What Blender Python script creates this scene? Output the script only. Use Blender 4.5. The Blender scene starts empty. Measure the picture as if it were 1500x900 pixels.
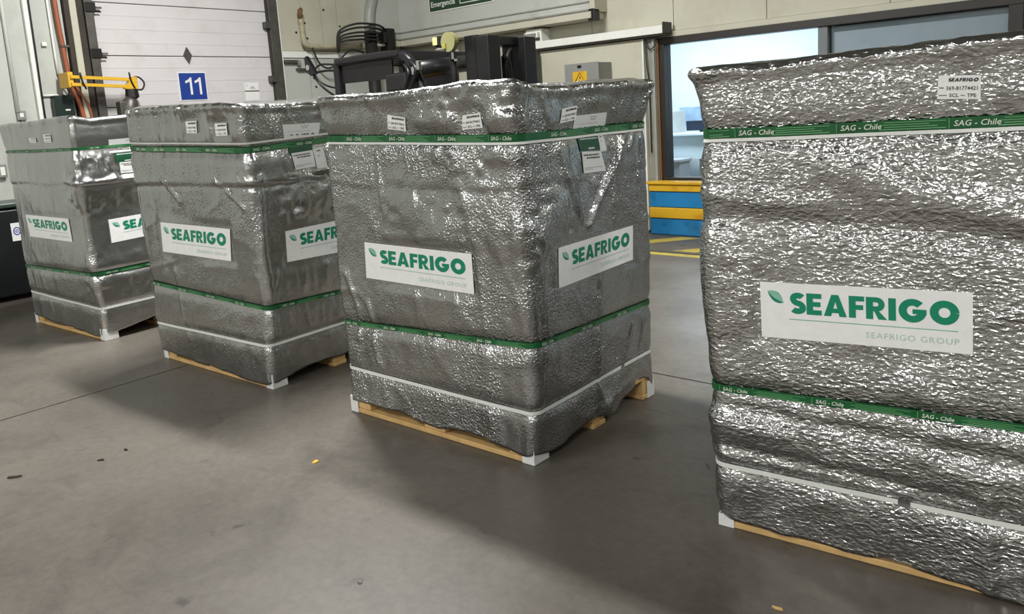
import bpy, bmesh, math, random
import numpy as np
from mathutils import Vector, Matrix
random.seed(7)
SC = bpy.context.scene
COL = SC.collection

# ------------------------------------------------------------------ camera, world, exposure
cam_d = bpy.data.cameras.new('camera')
cam = bpy.data.objects.new('camera', cam_d)
COL.objects.link(cam)
SC.camera = cam
FW = Vector((-0.64726154, 0.74561408, -0.15846811))
RT = Vector((0.76020557, 0.64668965, -0.06228961))
UP = Vector((-0.05603568, 0.16078601, 0.98539731))
m3 = Matrix((RT, UP, -FW)).transposed().to_4x4()
m3.translation = Vector((0.0, 0.0, 1.46494578))
cam.matrix_world = m3
cam_d.sensor_fit = 'HORIZONTAL'
cam_d.sensor_width = 36.0
cam_d.lens = 1143.255 / 1500 * 36.0
cam_d.shift_y = -105 / 1500
cam_d.clip_start = 0.02
cam_d.clip_end = 60

world = bpy.data.worlds.new('world')
SC.world = world
world.use_nodes = True
world.node_tree.nodes['Background'].inputs[0].default_value = (0.55, 0.58, 0.60, 1)
world.node_tree.nodes['Background'].inputs[1].default_value = 0.15

SC.view_settings.view_transform = 'Standard'
SC.view_settings.look = 'None'
SC.view_settings.gamma = 1
SC.view_settings.use_curve_mapping = False
SC.view_settings.exposure = 0.4
SC.render.engine = 'CYCLES'
SC.cycles.use_denoising = True
SC.cycles.max_bounces = 7
SC.cycles.diffuse_bounces = 4
SC.cycles.glossy_bounces = 4
SC.cycles.sample_clamp_indirect = 8

CEIL = 4.9
# hall luminaires: (x, y, watts of the tube panel)
LAMPS = [(-4.7, 3.3, 330), (2.2, 5.2, 110), (-4.7, -2.6, 110), (1.3, -2.6, 110),
         (-4.7, -6.6, 150), (1.3, -6.6, 150), (-4.7, -10.6, 190), (1.3, -10.6, 190), (7.3, -2.6, 80), (7.3, -8.6, 80)]
OFFICE_W = 110

# ------------------------------------------------------------------ helpers
def lin(c):
    return c / 12.92 if c <= 0.04045 else ((c + 0.055) / 1.055) ** 2.4

def rgb(r, g, b):
    return (lin(r / 255), lin(g / 255), lin(b / 255), 1)

MATS = {}
def mat(name, col, rough=0.5, metal=0.0, var=0.08, vscale=6.0, bump=0.0, bscale=60.0, emit=0.0, dirt=None, dscale=1.5):
    if name in MATS:
        return MATS[name]
    m = bpy.data.materials.new(name)
    m.use_nodes = True
    nt = m.node_tree
    b = nt.nodes['Principled BSDF']
    b.inputs['Roughness'].default_value = rough
    b.inputs['Metallic'].default_value = metal
    tc = nt.nodes.new('ShaderNodeTexCoord')
    n = nt.nodes.new('ShaderNodeTexNoise')
    n.inputs['Scale'].default_value = vscale
    n.inputs['Detail'].default_value = 4
    nt.links.new(tc.outputs['Object'], n.inputs['Vector'])
    r = nt.nodes.new('ShaderNodeValToRGB')
    c0 = [max(0, c * (1 - var)) for c in col[:3]] + [1]
    c1 = [min(1, c * (1 + var)) for c in col[:3]] + [1]
    r.color_ramp.elements[0].color = c0
    r.color_ramp.elements[1].color = c1
    r.color_ramp.elements[0].position = 0.3
    r.color_ramp.elements[1].position = 0.7
    nt.links.new(n.outputs['Fac'], r.inputs['Fac'])
    out = r.outputs['Color']
    if dirt:
        n2 = nt.nodes.new('ShaderNodeTexNoise')
        n2.inputs['Scale'].default_value = dscale
        n2.inputs['Detail'].default_value = 7
        n2.inputs['Roughness'].default_value = 0.65
        nt.links.new(tc.outputs['Object'], n2.inputs['Vector'])
        r2 = nt.nodes.new('ShaderNodeValToRGB')
        r2.color_ramp.elements[0].position = 0.52
        r2.color_ramp.elements[1].position = 0.75
        nt.links.new(n2.outputs['Fac'], r2.inputs['Fac'])
        mx = nt.nodes.new('ShaderNodeMix')
        mx.data_type = 'RGBA'
        nt.links.new(r2.outputs['Color'], mx.inputs[0])
        nt.links.new(out, mx.inputs[6])
        mx.inputs[7].default_value = dirt
        out = mx.outputs[2]
    nt.links.new(out, b.inputs['Base Color'])
    if bump:
        n3 = nt.nodes.new('ShaderNodeTexNoise')
        n3.inputs['Scale'].default_value = bscale
        n3.inputs['Detail'].default_value = 3
        nt.links.new(tc.outputs['Object'], n3.inputs['Vector'])
        bp = nt.nodes.new('ShaderNodeBump')
        bp.inputs['Strength'].default_value = bump
        bp.inputs['Distance'].default_value = 0.004
        nt.links.new(n3.outputs['Fac'], bp.inputs['Height'])
        nt.links.new(bp.outputs['Normal'], b.inputs['Normal'])
    if emit:
        b.inputs['Emission Color'].default_value = col
        b.inputs['Emission Strength'].default_value = emit
    MATS[name] = m
    return m

def wpos(o):
    p = Vector((0, 0, 0))
    while o is not None:
        p += o.location
        o = o.parent
    return p

def link(name, me, m=None, parent=None):
    o = bpy.data.objects.new(name, me)
    COL.objects.link(o)
    if m:
        me.materials.append(m)
    if parent is not None:
        o.parent = parent
    return o

STUFF = {'strap_fine_print', 'strap_lettering', 'document_print', 'card_print', 'tag_bars', 'print', 'panel_rib', 'panel_screws', 'slot', 'brush_seal', 'groove_strip', 'suspension_rod', 'hose_fitting', 'pictogram_outline', 'loose_cable', 'mirror_arm', 'mast_hose', 'hydraulic_hose'}
def mesh(name, vs, fs, m, parent=None, smooth=False, origin=None):
    """vertices in world coordinates; stored relative to the object's own origin"""
    base = wpos(parent) if parent is not None else Vector((0, 0, 0))
    vs = np.asarray(vs, dtype=float).reshape(-1, 3)
    loc = Vector((0, 0, 0))
    if parent is None and origin is None:
        mn, mx = vs.min(0), vs.max(0)
        origin = ((mn[0] + mx[0]) / 2, (mn[1] + mx[1]) / 2, mn[2])
    if origin is not None:
        loc = Vector(origin) - base
    tot = base + loc
    me = bpy.data.meshes.new(name)
    me.from_pydata((vs - np.array(tot)).tolist(), [], [list(map(int, f)) for f in fs])
    me.update()
    o = link(name, me, m, parent)
    o.location = loc
    if name in STUFF:
        o['kind'] = 'stuff'
    if smooth:
        me.polygons.foreach_set('use_smooth', [True] * len(me.polygons))
    return o

def boxes(name, lst, m, parent=None, bevel=0.0):
    bm = bmesh.new()
    for a, b in lst:
        mn = [min(a[i], b[i]) for i in range(3)]
        mx = [max(a[i], b[i]) for i in range(3)]
        r = bmesh.ops.create_cube(bm, size=1)
        for v in r['verts']:
            v.co = Vector([mn[i] + (v.co[i] + 0.5) * (mx[i] - mn[i]) for i in range(3)])
        if bevel:
            es = list({e for v in r['verts'] for e in v.link_edges})
            bmesh.ops.bevel(bm, geom=es, offset=bevel, segments=2, affect='EDGES', profile=0.5)
    return from_bm(name, bm, m, parent)

def from_bm(name, bm, m, parent=None, smooth=False):
    bmesh.ops.recalc_face_normals(bm, faces=bm.faces)
    bm.verts.ensure_lookup_table()
    vs = [v.co[:] for v in bm.verts]
    bm.verts.index_update()
    fs = [[v.index for v in f.verts] for f in bm.faces]
    bm.free()
    return mesh(name, vs, fs, m, parent, smooth)

def box(name, a, b, m, parent=None, bevel=0.0):
    return boxes(name, [(a, b)], m, parent, bevel)

def prism(name, poly, axis, d0, d1, m, parent=None):
    """poly: 2D points in the two other axes (cyclic order y,z / x,z / x,y); extruded d0..d1 along axis"""
    def p3(p, d):
        return {0: (d, p[0], p[1]), 1: (p[0], d, p[1]), 2: (p[0], p[1], d)}[axis]
    n = len(poly)
    vs = [p3(p, d0) for p in poly] + [p3(p, d1) for p in poly]
    bm = bmesh.new()
    bv = [bm.verts.new(v) for v in vs]
    bm.faces.new(bv[:n]); bm.faces.new(bv[n:])
    for i in range(n):
        j = (i + 1) % n
        bm.faces.new([bv[i], bv[j], bv[n + j], bv[n + i]])
    return from_bm(name, bm, m, parent)

def smooth_path(pts, n=6):
    pts = [Vector(p) for p in pts]
    out = []
    for i in range(len(pts) - 1):
        p0 = pts[max(i - 1, 0)]; p1 = pts[i]; p2 = pts[i + 1]; p3 = pts[min(i + 2, len(pts) - 1)]
        for k in range(n):
            t = k / n
            out.append(0.5 * ((2 * p1) + (p2 - p0) * t + (2 * p0 - 5 * p1 + 4 * p2 - p3) * t * t + (3 * p1 - p0 - 3 * p2 + p3) * t ** 3))
    out.append(pts[-1])
    return out

def tube_data(pts, r, seg=10):
    pts = [Vector(p) for p in pts]
    rs = r if isinstance(r, (list, tuple)) else [r] * len(pts)
    vs, fs = [], []
    ref = None
    for i, p in enumerate(pts):
        t = (pts[min(i + 1, len(pts) - 1)] - pts[max(i - 1, 0)]).normalized()
        if ref is None:
            ref = Vector((0, 0, 1)) if abs(t.z) < 0.9 else Vector((1, 0, 0))
        u = (ref - t * ref.dot(t)).normalized()
        ref = u
        w = t.cross(u)
        for k in range(seg):
            a = 2 * math.pi * k / seg
            vs.append(p + (u * math.cos(a) + w * math.sin(a)) * rs[i])
    for i in range(len(pts) - 1):
        for k in range(seg):
            k2 = (k + 1) % seg
            fs.append([i * seg + k, i * seg + k2, (i + 1) * seg + k2, (i + 1) * seg + k])
    fs.append(list(range(seg))[::-1])
    fs.append([(len(pts) - 1) * seg + k for k in range(seg)])
    return vs, fs

def tube(name, pts, r, m, parent=None, seg=10, smooth=True):
    vs, fs = tube_data(pts, r, seg)
    return mesh(name, vs, fs, m, parent, smooth)

def tubes(name, lst, m, parent=None, seg=8):
    V, F = [], []
    for pts, r in lst:
        v, f = tube_data(pts, r, seg)
        F += [[i + len(V) for i in q] for q in f]
        V += v
    return mesh(name, V, F, m, parent, True)

def disc_data(c, axis, r, h, seg=20, r2=None):
    ax = Vector((0, 0, 0)); ax[axis] = 1
    return tube_data([Vector(c) - ax * h / 2, Vector(c) + ax * h / 2], [r, r if r2 is None else r2], seg)

def cyl(name, c, axis, r, h, m, parent=None, seg=24, r2=None):
    v, f = disc_data(c, axis, r, h, seg, r2)
    return mesh(name, v, f, m, parent, False)

def tag(o, label=None, cat=None, group=None, kind=None):
    if label: o['label'] = label
    if cat: o['category'] = cat
    if group: o['group'] = group
    if kind: o['kind'] = kind
    return o

def thing(name, loc, label, cat, group=None):
    o = bpy.data.objects.new(name, None)
    COL.objects.link(o)
    o.location = loc
    o.empty_display_size = 0.1
    return tag(o, label, cat, group)

def struct(name, loc=(0, 0, 0), label=None):
    o = bpy.data.objects.new(name, None)
    COL.objects.link(o)
    o.location = loc
    return tag(o, label, None, None, 'structure')

# ------------------------------------------------------------------ lettering
_TXT = {}
def text_geo(s, bold=0.0, shear=0.0, spacing=1.0):
    """text from the built-in font, cap height 1, starting at x=0; returns verts (n,2), faces, width"""
    k = (s, bold, shear, spacing)
    if k in _TXT:
        return _TXT[k]
    cu = bpy.data.curves.new('lettering', 'FONT')
    cu.body = s
    cu.resolution_u = 2
    cu.offset = bold
    cu.shear = shear
    cu.space_character = spacing
    o = bpy.data.objects.new('lettering', cu)
    COL.objects.link(o)
    dg = bpy.context.evaluated_depsgraph_get()
    me = bpy.data.meshes.new_from_object(o.evaluated_get(dg))
    vs = np.array([v.co[:2] for v in me.vertices]).reshape(-1, 2)
    fs = [list(p.vertices) for p in me.polygons]
    bpy.data.objects.remove(o)
    bpy.data.curves.remove(cu)
    bpy.data.meshes.remove(me)
    h = 0.69
    x0 = vs[:, 0].min()
    vs = (vs - np.array([x0, 0])) / h
    _TXT[k] = (vs, fs, vs[:, 0].max())
    return _TXT[k]

def arc(cx, cy, rx, ry, a0, a1, n):
    return [(cx + rx * math.cos(math.radians(a0 + (a1 - a0) * i / n)), cy + ry * math.sin(math.radians(a0 + (a1 - a0) * i / n))) for i in range(n + 1)]

def stroke(pts, w):
    L, R = [], []
    n = len(pts)
    for i in range(n):
        a = pts[max(i - 1, 0)]; b = pts[min(i + 1, n - 1)]
        tx, ty = b[0] - a[0], b[1] - a[1]
        l = math.hypot(tx, ty)
        nx, ny = -ty / l, tx / l
        ww = w[i] if isinstance(w, list) else w
        L.append((pts[i][0] + nx * ww / 2, pts[i][1] + ny * ww / 2))
        R.append((pts[i][0] - nx * ww / 2, pts[i][1] - ny * ww / 2))
    return L + R, [[i, i + 1, n + i + 1, n + i] for i in range(n - 1)]

def quads(*rs):
    V, F = [], []
    for q in rs:
        F.append([len(V) + i for i in range(len(q))])
        V += list(q)
    return V, F

def rect(x0, y0, x1, y1):
    return [(x0, y0), (x1, y0), (x1, y1), (x0, y1)]

def join(*gs):
    V, F = [], []
    for v, f in gs:
        F += [[i + len(V) for i in q] for q in f]
        V += [tuple(p) for p in v]
    return V, F

def heavy_letter(ch):
    """geometric extra-bold capitals, cap height 1; returns verts, faces, advance"""
    if ch == 'E':
        return *quads(rect(0, 0, .27, 1), rect(.27, 0, .62, .23), rect(.27, .39, .58, .61), rect(.27, .77, .62, 1)), .62
    if ch == 'F':
        return *quads(rect(0, 0, .27, 1), rect(.27, .38, .56, .60), rect(.27, .77, .60, 1)), .58
    if ch == 'I':
        return *quads(rect(0, 0, .28, 1)), .28
    if ch == 'A':
        return *quads([(0, 0), (.29, 0), (.5, .78), (.32, 1)], [(.63, 0), (.92, 0), (.60, 1), (.45, .78)], [(.32, 1), (.44, .70), (.48, .70), (.60, 1)], [(.27, .16), (.65, .16), (.59, .37), (.33, .37)]), .92
    if ch == 'R':
        bowl = stroke([(.25, .885)] + arc(.40, .68, .195, .205, 90, -90, 10) + [(.25, .475)], .23)
        return *join(quads(rect(0, 0, .27, 1)), bowl, quads([(.27, .46), (.42, .46), (.80, 0), (.47, 0)])), .76
    if ch == 'O':
        return *stroke(arc(.52, .5, .36, .375, 0, 360, 36), .31), 1.04
    if ch == 'G':
        c = arc(.52, .5, .36, .375, 42, 352, 30)
        return *join(stroke(c, .30), quads(rect(.52, .36, 1.02, .57))), 1.04
    if ch == 'S':
        c = arc(.33, .725, .20, .145, 28, 180, 10)[:-1] + arc(.33, .725, .20, .215, 180, 262, 6)[:-1] + arc(.31, .275, .22, .225, 82, 0, 7)[:-1] + arc(.31, .275, .22, .145, 0, -150, 10)
        return *stroke(c, .27), .60

def heavy_word(s, gap=.085):
    V, F, x = [], [], 0.0
    for ch in s:
        v, f, adv = heavy_letter(ch)
        F += [[i + len(V) for i in q] for q in f]
        V += [(p[0] + x, p[1]) for p in v]
        x += adv + gap
    return np.array(V), F, x - gap

# ------------------------------------------------------------------ materials
M_wall = mat('wall_white_paint', rgb(182, 185, 178), 0.55, var=0.05, vscale=1.2, dirt=rgb(168, 169, 160), dscale=2.2)
M_cream = mat('cream_wall_panel', rgb(188, 186, 168), 0.5, var=0.04, vscale=1.5, dirt=rgb(174, 171, 152), dscale=1.7)
M_white = mat('white_paint', rgb(226, 227, 221), 0.45, var=0.04)
M_doorp = mat('door_panel_paint', rgb(204, 201, 201), 0.5, var=0.03, vscale=2, dirt=rgb(192, 188, 185), dscale=3)
M_hall = mat('hall_paint', rgb(150, 150, 142), 0.7, var=0.06, vscale=1)
M_ceil = mat('ceiling_sheet', rgb(130, 132, 128), 0.7, var=0.05)
M_track = mat('galvanised_track', rgb(92, 90, 86), 0.45, 0.6, var=0.2, vscale=9)
M_darkseal = mat('dark_brush_seal', rgb(58, 52, 44), 0.8, var=0.2)
M_black = mat('black_paint', rgb(15, 14, 16), 0.4, var=0.2)
M_blackm = mat('black_plastic', rgb(23, 22, 25), 0.35, var=0.2)
M_bin = mat('bin_plastic', rgb(20, 24, 26), 0.4, var=0.2)
M_binlid = mat('bin_lid_plastic', rgb(52, 70, 62), 0.35, var=0.1)
M_orange = mat('orange_pipe_paint', rgb(158, 88, 58), 0.45, var=0.1)
M_yellow = mat('yellow_paint', rgb(212, 168, 44), 0.4, var=0.06, dirt=rgb(176, 128, 24), dscale=6)
M_yellowf = mat('yellow_floor_paint', rgb(186, 168, 62), 0.5, var=0.1, dirt=rgb(112, 104, 76), dscale=7)
M_blue = mat('blue_barrier_paint', rgb(34, 122, 178), 0.4, var=0.08, dirt=rgb(22, 78, 112), dscale=4)
M_sign = mat('blue_sign_face', rgb(34, 62, 140), 0.35, var=0.04)
M_paper = mat('white_paper', rgb(226, 226, 224), 0.5, var=0.02)
M_label = mat('white_label_vinyl', rgb(246, 246, 244), 0.38, var=0.03, vscale=30, bump=0.25, bscale=130)
M_ink = mat('black_ink', rgb(36, 36, 38), 0.5, var=0.1)
M_greyink = mat('grey_ink', rgb(120, 122, 124), 0.5, var=0.05)
M_brand = mat('green_ink', rgb(8, 138, 104), 0.4, var=0.05)
M_leaf_d = mat('leaf_dark_green_ink', rgb(20, 132, 100), 0.4, var=0.05)
M_leaf_l = mat('leaf_pale_green_ink', rgb(140, 196, 176), 0.4, var=0.08)
M_pale = mat('pale_green_ink', rgb(176, 208, 198), 0.45, var=0.04)
M_line = mat('thin_line_ink', rgb(120, 184, 164), 0.45, var=0.04)
M_strap = mat('green_strap_tape', rgb(18, 92, 46), 0.32, var=0.12, vscale=20)
M_strapl = mat('strap_pale_print', rgb(96, 160, 106), 0.4, var=0.1)
M_strapt = mat('strap_white_print', rgb(216, 226, 208), 0.45, var=0.03)
M_wstrap = mat('white_strap_plastic', rgb(226, 228, 222), 0.35, var=0.03)
M_seal = mat('strap_seal_metal', rgb(150, 150, 150), 0.35, 0.9, var=0.1)
M_wood = mat('pallet_pine', rgb(206, 170, 112), 0.65, var=0.16, vscale=18, bump=0.3, bscale=50, dirt=rgb(160, 116, 66), dscale=9)
M_tag = mat('dark_green_card', rgb(20, 78, 50), 0.4, var=0.05)
M_ebox = mat('grey_enclosure_paint', rgb(132, 134, 130), 0.4, var=0.04)
M_frame = mat('dark_window_frame', rgb(44, 40, 36), 0.4, var=0.1)
M_brownframe = mat('brown_edge_strip', rgb(118, 84, 52), 0.5, var=0.1)
M_column = mat('grey_green_column', rgb(138, 138, 126), 0.5, var=0.08, dirt=rgb(108, 106, 92), dscale=4)
M_mull = mat('grey_mullion', rgb(112, 118, 122), 0.4, var=0.05)
M_emerg = mat('emergency_sign_green', rgb(30, 62, 38), 0.4, var=0.05)
M_pipe = mat('beige_pipe_paint', rgb(168, 162, 136), 0.45, var=0.08, dirt=rgb(120, 104, 76), dscale=8)
M_greyp = mat('grey_downpipe', rgb(150, 152, 146), 0.45, var=0.06)
M_rubber = mat('black_rubber', rgb(28, 27, 27), 0.6, var=0.15)
M_amber = mat('amber_lens', rgb(124, 122, 84), 0.3, var=0.1)
M_lens = mat('pale_lens', rgb(200, 200, 128), 0.2, var=0.05)
M_chrome = mat('bright_steel', rgb(190, 190, 188), 0.25, 0.9, var=0.1)
M_officew = mat('office_wall_paint', rgb(206, 220, 230), 0.7, var=0.02)
M_officeg = mat('office_grey_panel', rgb(150, 158, 166), 0.6, var=0.04)
M_officef = mat('office_floor_vinyl', rgb(108, 100, 84), 0.5, var=0.1)
M_desk = mat('pale_counter_laminate', rgb(196, 214, 224), 0.45, var=0.03)
M_screen = mat('dark_screen', rgb(34, 44, 60), 0.2, var=0.1)
M_poster = mat('blue_poster', rgb(150, 178, 208), 0.5, var=0.25, vscale=5)
M_lamp = mat('lamp_diffuser', (1.0, 0.98, 0.94, 1), 0.5, var=0.0, emit=6.0)

def glass(name):
    m = bpy.data.materials.new(name)
    m.use_nodes = True
    nt = m.node_tree
    b = nt.nodes['Principled BSDF']
    nt.nodes.remove(b)
    out = nt.nodes['Material Output']
    t = nt.nodes.new('ShaderNodeBsdfTransparent')
    t.inputs[0].default_value = (0.93, 0.96, 0.97, 1)
    g = nt.nodes.new('ShaderNodeBsdfGlossy')
    g.inputs['Roughness'].default_value = 0.03
    f = nt.nodes.new('ShaderNodeFresnel')
    f.inputs[0].default_value = 1.35
    mx = nt.nodes.new('ShaderNodeMixShader')
    nt.links.new(f.outputs[0], mx.inputs[0])
    nt.links.new(t.outputs[0], mx.inputs[1])
    nt.links.new(g.outputs[0], mx.inputs[2])
    nt.links.new(mx.outputs[0], out.inputs[0])
    return m
M_glass = glass('window_glass')

def concrete():
    m = bpy.data.materials.new('worn_concrete')
    m.use_nodes = True
    nt = m.node_tree
    N = nt.nodes.new; Lk = nt.links.new
    b = nt.nodes['Principled BSDF']
    tc = N('ShaderNodeNewGeometry')
    def noise(scale, det, rough=0.55, dist=0.0, st=None):
        n = N('ShaderNodeTexNoise')
        n.inputs['Scale'].default_value = scale
        n.inputs['Detail'].default_value = det
        n.inputs['Roughness'].default_value = rough
        n.inputs['Distortion'].default_value = dist
        if st:
            mp = N('ShaderNodeMapping'); mp.inputs['Scale'].default_value = st
            Lk(tc.outputs['Position'], mp.inputs['Vector']); Lk(mp.outputs[0], n.inputs['Vector'])
        else:
            Lk(tc.outputs['Position'], n.inputs['Vector'])
        return n.outputs['Fac']
    def ramp(f, p0, p1, c0, c1):
        r = N('ShaderNodeValToRGB')
        r.color_ramp.elements[0].position = p0; r.color_ramp.elements[1].position = p1
        r.color_ramp.elements[0].color = c0; r.color_ramp.elements[1].color = c1
        Lk(f, r.inputs['Fac'])
        return r.outputs['Color']
    def mix(f, a, c, mode='MIX'):
        x = N('ShaderNodeMix'); x.data_type = 'RGBA'; x.blend_type = mode
        if isinstance(f, float): x.inputs[0].default_value = f
        else: Lk(f, x.inputs[0])
        Lk(a, x.inputs[6])
        if isinstance(c, tuple): x.inputs[7].default_value = c
        else: Lk(c, x.inputs[7])
        return x.outputs[2]
    base = ramp(noise(0.9, 6), 0.3, 0.72, rgb(88, 83, 76), rgb(113, 107, 98))
    fine = ramp(noise(26, 5, 0.7), 0.35, 0.68, (0.82, 0.82, 0.82, 1), (1.08, 1.08, 1.08, 1))
    c = mix(1.0, base, fine, 'MULTIPLY')
    st = ramp(noise(1.7, 8, 0.68, 0.6), 0.50, 0.70, (0, 0, 0, 1), (0.60, 0.60, 0.60, 1))
    c = mix(st, c, rgb(62, 57, 51))
    sp = ramp(noise(7.5, 3, 0.5, 0.4), 0.69, 0.76, (0, 0, 0, 1), (0.7, 0.7, 0.7, 1))
    c = mix(sp, c, rgb(48, 44, 40))
    scr = ramp(noise(5, 4, 0.6, 0.2, (0.5, 3.2, 1)), 0.62, 0.74, (0, 0, 0, 1), (0.4, 0.4, 0.4, 1))
    c = mix(scr, c, rgb(66, 61, 55))
    Lk(c, b.inputs['Base Color'])
    rr = ramp(noise(1.3, 6, 0.6), 0.3, 0.75, (0.30, 0.30, 0.30, 1), (0.52, 0.52, 0.52, 1))
    Lk(rr, b.inputs['Roughness'])
    b.inputs['Specular IOR Level'].default_value = 0.45
    bp = N('ShaderNodeBump'); bp.inputs['Strength'].default_value = 0.15; bp.inputs['Distance'].default_value = 0.003
    Lk(noise(40, 5, 0.6), bp.inputs['Height'])
    Lk(bp.outputs[0], b.inputs['Normal'])
    return m
M_floor = concrete()

def foil(i, bub, wr, stretch, off, rough=0.24, calm=.25, soft=.5, fs=75):
    """metallised bubble foil: embossed bubbles and crinkles as bump, strength in patches"""
    m = bpy.data.materials.new('silver_bubble_foil.%d' % i)
    m.use_nodes = True
    nt = m.node_tree
    N = nt.nodes.new; Lk = nt.links.new
    b = nt.nodes['Principled BSDF']
    b.inputs['Metallic'].default_value = 1.0
    b.inputs['Roughness'].default_value = rough
    tc = N('ShaderNodeTexCoord')
    mp = N('ShaderNodeMapping')
    mp.inputs['Location'].default_value = off
    mp.inputs['Scale'].default_value = stretch
    Lk(tc.outputs['Object'], mp.inputs['Vector'])
    def math_(op, a, c, d=None):
        n = N('ShaderNodeMath'); n.operation = op
        for k, v in enumerate((a, c, d)):
            if v is None: continue
            if isinstance(v, (int, float)): n.inputs[k].default_value = v
            else: Lk(v, n.inputs[k])
        return n.outputs[0]
    def noise(scale, det, dist=0.0, vec=None, rough=.5):
        n = N('ShaderNodeTexNoise'); n.inputs['Scale'].default_value = scale
        n.inputs['Detail'].default_value = det; n.inputs['Distortion'].default_value = dist
        n.inputs['Roughness'].default_value = rough
        Lk(vec if vec is not None else mp.outputs[0], n.inputs['Vector'])
        return n
    def smooth(v, a, c, lo=0.0, hi=1.0):
        n = N('ShaderNodeMapRange'); n.interpolation_type = 'SMOOTHSTEP'
        n.inputs['From Min'].default_value = a; n.inputs['From Max'].default_value = c
        n.inputs['To Min'].default_value = lo; n.inputs['To Max'].default_value = hi
        Lk(v, n.inputs['Value'])
        return n.outputs[0]
    dn = noise(30, 2)
    add = N('ShaderNodeVectorMath'); add.operation = 'MULTIPLY_ADD'
    add.inputs[1].default_value = (0.022, 0.022, 0.022)
    Lk(dn.outputs['Color'], add.inputs[0]); Lk(mp.outputs[0], add.inputs[2])
    vo = N('ShaderNodeTexVoronoi'); vo.feature = 'F1'; vo.inputs['Scale'].default_value = 78
    Lk(add.outputs[0], vo.inputs['Vector'])
    sep = N('ShaderNodeSeparateColor'); Lk(vo.outputs['Color'], sep.inputs[0])
    dome = smooth(vo.outputs['Distance'], 0.06, 0.55, 1.0, 0.0)
    tall = math_('MULTIPLY_ADD', math_('POWER', sep.outputs[0], 2.0), 0.9, 0.12)
    patch = smooth(noise(2.6, 3, 0.6).outputs['Fac'], 0.44, 0.60, calm, 1.0)
    h1 = math_('MULTIPLY', math_('MULTIPLY', dome, tall), bub)
    h2 = math_('MULTIPLY', noise(fs, 1.0, 0.35).outputs['Fac'], wr)
    h = math_('MULTIPLY', math_('ADD', h1, h2), patch)
    h = math_('MULTIPLY_ADD', noise(190, 2).outputs['Fac'], 0.10, h)
    h = math_('MULTIPLY_ADD', noise(14, 2, .4).outputs['Fac'], 0.9 * soft, h)
    bp = N('ShaderNodeBump'); bp.inputs['Strength'].default_value = 1.0; bp.inputs['Distance'].default_value = 0.0022
    Lk(h, bp.inputs['Height'])
    Lk(bp.outputs[0], b.inputs['Normal'])
    pn = noise(3.2, 3)
    cr = N('ShaderNodeValToRGB')
    d_ = (8, 12, 16, 0)[i]
    cr.color_ramp.elements[0].color = rgb(189 - d_, 190 - d_, 189 - d_); cr.color_ramp.elements[1].color = rgb(206 - d_, 207 - d_, 206 - d_)
    Lk(pn.outputs['Fac'], cr.inputs['Fac'])
    Lk(cr.outputs[0], b.inputs['Base Color'])
    return m

# ------------------------------------------------------------------ hall shell
XL, YB, XR, YF = -8.6, 7.75, 10.0, -13.0      # left wall face, back wall face, right and front wall faces

fl = struct('floor')
box('floor_bed', (XL - .15, YF - .15, -0.30), (XR + .15, YB + .15, -0.03), mat('joint_filler', rgb(52, 48, 44), 0.9), fl)
xs = [XL, -4.715, 1.3, 7.3, XR]
ys = [YF, -8.4, -2.4, 3.56, YB]
for i in range(4):
    for j in range(4):
        g = 0.006
        box('floor_slab', (xs[i] + g, ys[j] + g, -0.06), (xs[i + 1] - g, ys[j + 1] - g, 0.0), M_floor, fl)
# hazard marking in front of the barrier
def flat(name, poly, z0, z1, m, parent):
    return prism(name, poly, 2, z0, z1, m, parent)
for k in range(9):
    x0 = -5.6 + k * 0.92
    flat('hazard_stripe', [(x0, 6.72), (x0 + .24, 6.72), (x0 + .86, 7.44), (x0 + .62, 7.44)], 0.0, 0.0015, M_yellowf, fl)
flat('hazard_edge_line', [(-5.8, 6.50), (2.6, 6.50), (2.6, 6.60), (-5.8, 6.60)], 0.0, 0.0015, M_yellowf, fl)
flat('hazard_dark_line', [(-5.8, 6.60), (2.6, 6.60), (2.6, 6.66), (-5.8, 6.66)], 0.0, 0.0012, M_darkseal, fl)

ce = box('ceiling', (XL - .15, YF - .15, CEIL), (XR + .15, YB + .15, CEIL + .15), M_ceil)
tag(ce, kind='structure')
o = box('wall_front', (XL - .15, YF - .15, -.03), (XR + .15, YF, CEIL), M_hall); tag(o, kind='structure')
o = box('wall_right', (XR, YF, -.03), (XR + .15, YB + .15, CEIL), M_hall); tag(o, kind='structure')

# left wall with its insulated panels
wl = struct('wall_left')
box('wall_core', (XL - .15, YF, -.03), (XL - .03, YB + .15, CEIL), M_hall, wl)
yy = [YF, -11.0, -9.8, -8.6, -7.4, -6.2, -5.0, -3.8, -2.6, -1.4, -0.2, 1.0, 2.2, 2.745, 3.27]
for a, b in zip(yy[:-1], yy[1:]):
    box('wall_panel', (XL - .03, a + .004, 0), (XL, b - .004, CEIL), M_wall, wl, 0.003)
box('wall_panel', (XL - .03, 3.274, 3.42), (XL, 5.74, CEIL), M_wall, wl, 0.003)
for a, b in zip([5.745, 6.095, 6.41, 6.66, 7.2], [6.095, 6.41, 6.66, 7.2, YB]):
    box('wall_panel', (XL - .03, a + .004, 2.37), (XL, b - .004, CEIL), M_cream, wl, 0.003)
for a, b in zip([5.745, 6.15], [6.15, YB]):
    box('wall_panel', (XL - .03, a + .004, 0), (XL, b - .004, 2.28), M_wall, wl, 0.003)
box('wall_band', (XL - .03, 5.745, 2.285), (XL + .015, YB, 2.365), M_white, wl, 0.003)
scr = []
for y_, z_ in [(6.14, 2.72), (6.16, 2.53), (6.45, 2.9), (6.69, 2.7), (6.2, 2.03), (6.22, 1.92), (6.0, 2.6)]:
    scr.append(disc_data((XL + .003, y_, z_), 0, .014, .008, 8))
V, F = [], []
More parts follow.
